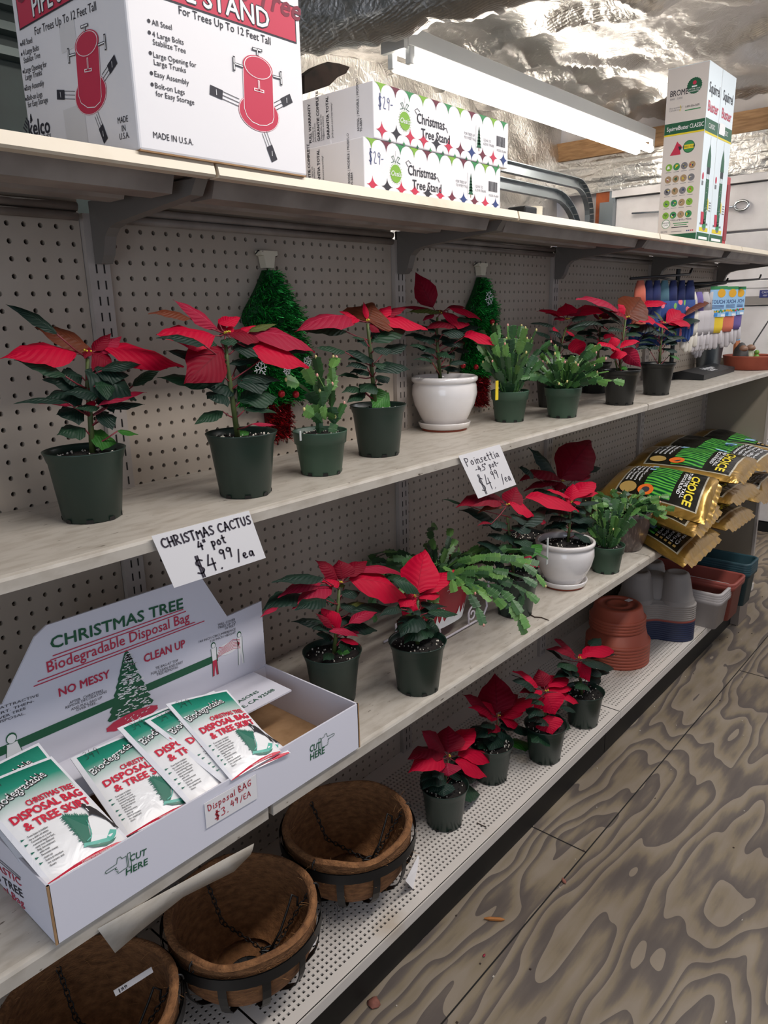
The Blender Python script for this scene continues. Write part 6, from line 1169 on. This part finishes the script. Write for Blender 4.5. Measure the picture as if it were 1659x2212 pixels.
# ---------------------------------------------------------------- tinsel trees
m_tin = [mat('green_tinsel', '#1a9a3c', .30, .55), mat('bright_green_tinsel', '#4bdc62', .25, .5), mat('dark_green_tinsel', '#0a4a20', .35, .5)]; m_tinr = [mat('red_tinsel', '#b81824', .28, .5), mat('dark_red_tinsel', '#5a0a12', .35, .6)]
def tinsel(label, x, zt, zb, wd, seed, ztr, orn, flakes):
    rnd = random.Random(seed); t = thing('tinsel_tree', label, 'christmas tree decoration', (x, -.02, zb), 'tinsel trees on the pegboard'); Hh = zt-zb
    TP = [(0, .14), (.1, .30), (.2, .50), (.3, .72), (.36, .78), (.42, .66), (.55, .82), (.62, .90), (.68, .80), (.85, 1.0), (1, 1.0)]
    def half(q): return wd*next(a[1]+(b[1]-a[1])*(q-a[0])/(b[0]-a[0]) for a, b in zip(TP, TP[1:]) if q <= b[0]+1e-9)
    body = []; n = 24
    for i in range(n+1): q = i/n; body.append((half(q)*.86, zt-Hh*q))
    F = Fr((x, 0, 0), (1, 0, 0), (0, 0, 1)); MB().prism(F, [(-a, z) for a, z in body]+[(a, z) for a, z in body[::-1]], .004, .020).build('tree_core', m_tin[2], t)
    def fur(name, cnt, pick, mats, ln):
        g = MB()
        for _ in range(cnt):
            p, o = pick(); d = V((o*.9+(rnd.random()-.5)*1.2, -.35-.75*rnd.random(), (rnd.random()-.55)*1.3)).normalized(); L = ln*(.6+.7*rnd.random()); e = d.cross(V((rnd.random()-.5, rnd.random()-.5, rnd.random()-.5))).normalized()*.0008
            q = p+d*L+V((0, 0, -.002)); g.add([p-e, p+e, q+e*.7, q-e*.7], [(0, 1, 2, 3)], rnd.randrange(len(mats)))
        g.build(name, mats, t)
    def pk(): 
        q = rnd.random()**.7; h = half(q); a = (rnd.random()*2-1); return V((x+a*h*.92, -.016-.006*(1-abs(a)), zt-Hh*q)), a
    fur('green_tinsel', 5200, pk, m_tin, .015)
    zc, hr = ztr, wd*.30
    MB().prism(F, [(-hr, zb), (hr, zb), (hr*.8, zc), (-hr*.8, zc)], .004, .016).build('stand_core', m_tinr[1], t)
    fur('red_tinsel', 900, lambda: (V((x+(rnd.random()*2-1)*hr, -.014, zc+rnd.random()*(zb-zc))), rnd.random()-.5), m_tinr, .013)
    rel = lambda u, v: (at(u, v, y=-.04).x-x, at(u, v, y=-.04).z-zb)
    for dx, dz in [rel(*q) for q in orn]: MB().ball((x+dx, -.036, zb+dz), .0075, 10).build('red_bauble', mat('red_glitter', '#c2202c', .3, .3), t, True)
    for dx, dz, s_ in [(*rel(q[0], q[1]), q[2]) for q in flakes]:
        g = MB(); Ff = Fr((x+dx, -.040, zb+dz), (1, 0, 0), (0, 0, 1))
        for k in range(3):
            a = k*math.pi/3+.2; ca, sa = math.cos(a)*s_, math.sin(a)*s_; g.strip(Ff, [(-ca, -sa), (ca, sa)], .0022, 0)
            for sg in (-1, 1):
                for b in (.5, -.5): g.strip(Ff, [(sg*ca*.55, sg*sa*.55), (sg*ca*.55+s_*.4*math.cos(a+b*2.0 if sg > 0 else a+math.pi+b*2.0), sg*sa*.55+s_*.4*math.sin(a+b*2.0 if sg > 0 else a+math.pi+b*2.0))], .0018, .0003)
        g.build('snowflake', m_wht, t)
    # ivory clip it hangs from
    c = MB(); Fc = Fr((x-.006, -.002, zt), (1, 0, 0), (0, 0, 1)); m_iv = mat('ivory_plastic', '#d5ccb6', .5)
    c.prism(Fc, [(-.021, .036), (.021, .036), (.021, .028), (.014, .026), (.010, .004), (-.010, .004), (-.014, .026), (-.021, .028)], .002, .020); c.build('hanging_clip', m_iv, t); h = MB(); h.tube([V((x-.026, -.004, zt+.03)), V((x-.028, -.014, zt+.036)), V((x-.022, -.022, zt+.034))], .0015, 5); h.build('clip_wire', m_iron, t, True)
tinsel('larger green tinsel tree hung behind the second poinsettia', .325, .303, .042, .112, 3, -.035, [(565, 857), (611, 851), (642, 852)], [(563, 797, .016), (620, 800, .010), (664, 782, .012)])
tinsel('smaller green tinsel tree hung between the white pot and the upright cactus', 1.083, .303, .040, .105, 4, -.045, [(1031, 793), (1055, 790), (1066, 695), (1003, 790)], [(1057, 644, .020), (1035, 747, .012)])

# ---------------------------------------------------------------- far right: gloves, stand, bowl
m_gl = [mat('glove_grey', '#b9b2b3', .9), mat('glove_offwhite', '#cfc8bc', .9), mat('glove_yellow', '#e0bf35', .85), mat('glove_coral', '#d0705a', .85), mat('glove_purple', '#6a5a94', .85), mat('glove_navy', '#2a3566', .85), mat('glove_teal', '#5c8796', .85)]
def floral():
    m = bpy.data.materials.new('floral_cloth'); m.use_nodes = True; nt = m.node_tree; b = nt.nodes['Principled BSDF']; N = nt.nodes.new; L = nt.links.new
    tc = N('ShaderNodeTexCoord'); v = N('ShaderNodeTexVoronoi'); v.inputs['Scale'].default_value = 42; L(tc.outputs['Object'], v.inputs['Vector']); r = N('ShaderNodeValToRGB'); r.color_ramp.interpolation = 'CONSTANT'; e = r.color_ramp.elements; e[0].position = 0; e[0].color = S('#2f4a86'); e[1].position = .42; e[1].color = S('#dc6f7c')
    x = e.new(.68); x.color = S('#6fa24a'); x = e.new(.82); x.color = S('#30487e'); sp = N('ShaderNodeSeparateColor'); L(v.outputs['Color'], sp.inputs[0]); L(sp.outputs[0], r.inputs[0])
    lt = N('ShaderNodeMath'); lt.operation = 'LESS_THAN'; lt.inputs[1].default_value = .42; L(v.outputs['Distance'], lt.inputs[0]); mx = N('ShaderNodeMixRGB'); L(lt.outputs[0], mx.inputs[0]); mx.inputs[1].default_value = S('#2b4480'); L(r.outputs[0], mx.inputs[2]); L(mx.outputs[0], b.inputs['Base Color']); b.inputs['Roughness'].default_value = .9; return m
m_flo = floral()
def glove(p, az, cuff, palm, tips, seed, label, grp, cardm=None, L=.235, ring=True):
    rnd = random.Random(seed); p = V(p); t = thing('garden_glove', label, 'glove', p, grp); ux = V((math.cos(az), math.sin(az), 0)); Fg = Fr(p, ux, (0, 0, 1)); n = Fg.n
    def slab(pts, nm, m, th=.010):
        g = MB(); cols = []
        for a, b, w_ in pts: cols.append((a, b, w_))
        vs = []; 
        for a, b, w_ in cols:
            for k in range(10): q = 2*math.pi*k/10; vs.append(Fg(a+w_*math.cos(q), b, th*math.sin(q)*(1 if w_ > .006 else .6)))
        m_ = len(cols); g.add(vs, [(10*i+k, 10*i+(k+1) % 10, 10*i+10+(k+1) % 10, 10*i+10+k) for i in range(m_-1) for k in range(10)]+[tuple(range(10))[::-1], tuple(range(10*m_-10, 10*m_))]); return g.build(nm, m, t, True)
    slab([(0, -.004, .012), (0, -.03, .026), (.002, -.075, .031)], 'cuff', cuff, .009); slab([(.002, -.072, .032), (0, -.10, .038), (-.001, -.135, .039), (-.002, -.158, .036)], 'palm', palm, .013)
    for k, (a, ln) in enumerate(((-.028, .058), (-.010, .072), (.010, .070), (.027, .052))):
        j = (rnd.random()-.5)*.010; slab([(a, -.150, .0105), (a+j*.4, -.150-ln*.5, .0112), (a+j, -.150-ln*.88, .0100), (a+j, -.150-ln, .005)], 'finger', tips, .0085)
    slab([(-.036, -.10, .010), (-.048, -.125, .0105), (-.050, -.150, .009), (-.049, -.158, .004)], 'thumb', tips, .009)
    if cardm:
        g = MB(); off = -.016 if Fg.n.dot(CAMP-p) < 0 else .016; s_ = 1 if off > 0 else -1
        g.fbox(Fg, -.034, .034, -.098, .014, off-.0006, off+.0006, 0); Fc = Fr(Fg(0, 0, off+s_*.0008), ux*s_, (0, 0, 1)) 
        g.rect(Fc, -.034, .004, .034, .016, .0003, 1); g.disk(Fc, .012, -.010, .016, c=.0004, mi=2); txt(g, 'TOUCH', Fc, 0, -.048, .014, 3, 'C', .01, .8); 
        for i in range(3): g.rect(Fc, -.026, -.056-.005*i, .026, -.054-.005*i, .0004, 3)
        for i in range(12): g.disk(Fc, -.030+.0055*i, -.079+.006*rnd.random(), .004, c=.0005+.0001*i, mi=rnd.choice((1, 1, 4, 2)), n=7)
        g.rect(Fc, -.012, -.096, .002, -.083, .0009, 5); g.rect(Fc, .016, -.0965, .032, -.088, .0009, 6); g.build('header_card', [m_blue, m_mid, mat('gold_badge', '#e2a82c', .5), m_navy, m_redink, mat('sky_ink', '#3f86c8', .5), m_wht], t)
    return t
G1, G2 = 'floral gloves on the upper hooks', 'knit gloves on the lower hooks'
rx, ry = 2.47, -.10
m_rk = mat('stand_black', '#1b1c1e', .45); rk = thing('display_stand', 'black glove display stand with slanted foot on the upper plant shelf', 'stand', (2.5, -.13, ZA))
b0 = at(1520, 822, z=ZA); b1 = at(1586, 803, z=ZA); F = Fr((b0.x, b0.y, ZA+.001), b1-b0, (-(b1-b0).y, (b1-b0).x, 0)); LL = (b1-b0).length
g = MB(); vs = [F(0, 0, 0), F(LL, 0, 0), F(LL, .13, 0), F(0, .13, 0), F(0, 0, .020), F(LL, 0, .020), F(LL, .09, .034), F(0, .09, .034), F(LL, .13, .022), F(0, .13, .022)]
g.add(vs, [(0, 1, 5, 4), (4, 5, 6, 7), (7, 6, 8, 9), (0, 4, 7, 9, 3), (1, 2, 8, 6, 5), (2, 3, 9, 8)]); g.build('slanted_foot', m_rk, rk)
F2 = Fr(F(LL*.35, .03, .0255), b1-b0, F.uy*.09+V((0, 0, .014))); g = MB(); txt(g, 'Bellingham', F2, 0, .012, .024, 0, bold=.03); txt(g, 'GLOVE', F2, .0, -.014, .02, 0, bold=.03); g.build('foot_lettering', [m_wht], rk)
g = MB(); pc_ = V((rx, ry+.06, ZA)); g.box(pc_.x-.16, pc_.x+.03, pc_.y-.06, pc_.y-.03, ZA+.001, ZA+.022); g.tube([pc_+V((0, 0, .01)), pc_+V((0, 0, .43))], .009, 8); g.build('post', m_rk, rk)
for k, (q0, q1) in enumerate(((at(1362, 602, y=-.20), at(1490, 592, y=-.20)), (at(1490, 615, y=-.20), at(1640, 603, y=-.20)), (at(1500, 622, y=-.16), at(1568, 612, y=-.16)))):
    g = MB(); g.tube([q0, q1, q1+(q1-q0).normalized()*.02+V((0, 0, .018))], .0042, 6); g.tube([q0.lerp(q1, .4), V((pc_.x, pc_.y, q0.lerp(q1, .4).z))], .004, 6); g.build('hook_arm', m_rk, rk, True)
FL = ['pink cuffed floral', 'navy floral', 'navy floral', 'teal floral', 'blue floral', 'blue floral', 'blue floral']
for i, (u, w_) in enumerate(((1384, 'first'), (1402, 'second'), (1420, 'third'), (1436, 'fourth'), (1455, 'fifth'), (1474, 'sixth'), (1492, 'seventh'))):
    p = at(u, 603, y=-.20+.01*(i % 2)); glove(p, -.25+.1*(i % 3), m_gl[(3, 5, 5, 6, 5, 5, 5)[i]], m_flo if i else m_gl[3], m_flo, 10+i, f'{FL[i]} garden glove hanging, {w_} from the left on the stand', G1)
WH = [('pale', 1, 1, 1), ('purple and grey', 4, 0, 0), ('grey', 0, 0, 0), ('pale', 1, 1, 0), ('grey', 0, 0, 0), ('yellow and grey', 2, 2, 0), ('coral and grey', 3, 3, 0), ('purple', 4, 4, 0)]
ORD = ['first', 'second', 'third', 'fourth', 'fifth', 'sixth', 'seventh', 'eighth']
for i, (nm, a, b, c) in enumerate(WH):
    u = (1496, 1510, 1524, 1516, 1538, 1548, 1572, 1590)[i]; p = at(u, 628 if i != 3 else 650, y=(-.20, -.21, -.21, -.15, -.21, -.22, -.22, -.19)[i]); glove(p, (-.5, -.4, -.4, -.3, -.35, -.75, -.75, -.7)[i], m_gl[a], m_gl[b], m_gl[c], 30+i, f'{nm} knit garden glove, {ORD[i]} from the left below the hooks' if i < 5 else f'{nm} knit garden glove with a printed blue header card', G2, cardm=(i >= 5))
c = at(1532, 800, z=ZA); c = V((2.855, -.066, ZA)); bk = thing('metal_bucket', 'galvanised metal bucket standing behind the hanging gloves', 'bucket', c)
MB().lathe([(0, .002), (.046, 0), (.048, .003), (.060, .13), (.063, .132), (.063, .136), (.059, .136), (.046, .01), (0, .008)], c, 32).build('pail', mat('zinc', '#8d959b', .35, .8, c2='#70787e', scale=6), bk, True)
# terracotta bowl with garden ornaments
c = V((2.985, -.205, ZA+.001)); tb = tag(MB().lathe([(0, .003), (.098, 0), (.102, .003), (.112, .054), (.1135, .058), (.112, .062), (.107, .062), (.105, .054), (.097, .010), (0, .010)], c, 48).build('terracotta_bowl', m_terra, None, True), 'wide terracotta bowl at the right end of the upper plant shelf', 'bowl')
for i, (u, dy) in enumerate(((1604, 0), (1620, -.01))):
    p = at(u, 765, y=c.y+.02+dy); o = thing('mushroom_ornament', ('cream mushroom ornament in the terracotta bowl, beside the dark stone', 'cream mushroom ornament in the terracotta bowl, nearer the panel end')[i], 'ornament', (p.x, p.y, c.z+.01))
    MB().lathe([(0, 0), (.016, 0), (.017, .03), (.014, .078), (0, .08)], (p.x, p.y, c.z+.011), 20).build('stalk', mat('ornament_cream', '#c9c5a8', .6, c2='#8a8a70', scale=40), o, True)
    MB().lathe([(0, .070), (.016, .070), (.022, .078), (.018, .088), (.008, .095), (0, .096)], (p.x, p.y, c.z+.011), 20).build('cap', mat('ornament_brown', '#8a6650', .5), o, True)
p = V((c.x-.035, c.y+.03, c.z+.011)); tag(MB().lathe([(0, 0), (.03, 0), (.036, .03), (.028, .08), (.01, .105), (0, .108)], p, 20).build('ornament_stone', mat('grey_stone', '#4a4644', .6, c2='#3a3634', scale=30), None, True), 'dark grey rounded stone ornament in the terracotta bowl', 'ornament')
p = V((c.x-.005, c.y+.055, c.z+.011)); o = thing('picture_plaque', 'small upright plaque with blue and orange bands in the terracotta bowl', 'ornament', p)
MB().box(p.x-.03, p.x+.03, p.y, p.y+.01, p.z, p.z+.115).build('plaque_base', mat('orange_wood', '#b0683c', .6), o); MB().box(p.x-.022, p.x+.022, p.y-.001, p.y+.009, p.z+.115, p.z+.145).build('plaque_top', mat('sky_paint', '#6fb3e2', .5), o)
g = MB(); g.ball((c.x-.012, c.y-.03, c.z+.075), .011, 10); g.ball((c.x-.012, c.y-.03, c.z+.055), .013, 10); g.ball((c.x-.012, c.y-.03, c.z+.035), .014, 10); g.lathe([(0, 0), (.012, 0), (.012, .03), (0, .03)], (c.x-.012, c.y-.03, c.z+.0105), 12); tag(g.build('green_ornament', mat('frog_green', '#6f9c3a', .5), None, True), 'small bright green ornament in the terracotta bowl', 'ornament')
tr_ = MB(); P = [at(1628, 742, y=-.1), at(1662, 690, y=-.1)]; tr_.tube([P[0]+V((.0, 0, -.05)), P[0], P[1]], .004, 6); tr_.tube([P[1], at(1672, 745, y=-.1)], .004, 6); tr_.tube([V((P[0].x, -.1, ZA+.001)), P[0]+V((0, 0, -.05))], .004, 6)
tag(tr_.build('wire_stand', m_iron, None, True), 'black wire stand leg at the right end of the upper plant shelf', 'stand')

# ---------------------------------------------------------------- litter on the floor
def scrap(name, label, u, v, m, L, wd, rot, arch=.3):
    p = at(u, v, z=ZF+.003); d = V((math.cos(rot), math.sin(rot), 0)); g = MB(); leaf(g, p-d*L/2, p+d*L/2, wd, V((0, 0, 1)), 0, .25, arch, .2, random.Random(u)); o = g.build(name, m, None, True); s_ = o.modifiers.new('thickness', 'SOLIDIFY'); s_.thickness = .0006; tag(o, label, 'litter')
m_dry = mat('dry_leaf', '#8a5446', .8, c2='#6d4034', scale=60); m_chip = mat('wood_chip', '#a5682f', .7); m_petal = mat('fallen_petal', '#8a1630', .6)
scrap('dried_leaf', 'pinkish dried leaf on the floor at the bottom of the picture', 808, 2165, m_dry, .030, .028, .4, .25)
p = at(1068, 1985, z=ZF+.004); d = V((.55, -.8, 0)).normalized(); tag(MB().tube([p-d*.024, p-d*.012, p+d*.014, p+d*.024], [.0015, .0042, .0044, .001], 6).build('wood_chip', m_chip), 'orange brown sliver of wood lying on the floor', 'litter')
scrap('red_petal', 'tiny crimson petal on the floor below the wood sliver', 1046, 2063, m_petal, .010, .006, .1, .1)
scrap('dried_leaf', 'small brown leaf scrap lying in the floor seam', 1218, 1902, m_dry, .022, .010, .9, .1)
g = MB(); rnd = random.Random(9)
for _ in range(90):
    x, y = .2+3.2*rnd.random(), -.36-1.3*rnd.random()**1.5; g.box(x, x+.002+.003*rnd.random(), y, y+.0015+.003*rnd.random(), ZF+.0002, ZF+.0018, rnd.randrange(2))
o = g.build('floor_grit', [mat('grit_pale', '#b8aea2', .8), mat('grit_dark', '#3a2d26', .9)]); o['kind'] = 'stuff'; tag(o, 'pale and dark crumbs scattered over the plywood floor', 'grit')
p = [at(u, v, z=ZB+.0015) for u, v in ((1142, 1326), (1155, 1333), (1170, 1334), (1186, 1340))]; tag(MB().tube(p, [.001, .0018, .0016, .001], 5).build('dry_stem', mat('dry_stem_brown', '#3a2a20', .8)), 'dry brown stem lying on the middle shelf by the tall poinsettia', 'litter')
p = [at(u, v, z=ZC+.0015) for u, v in ((1030, 1777), (1042, 1783), (1050, 1786))]; tag(MB().tube(p, .0012, 5).build('dry_stem', MATS['dry_stem_brown']), 'dry stem scrap on the perforated deck near the baskets', 'litter')
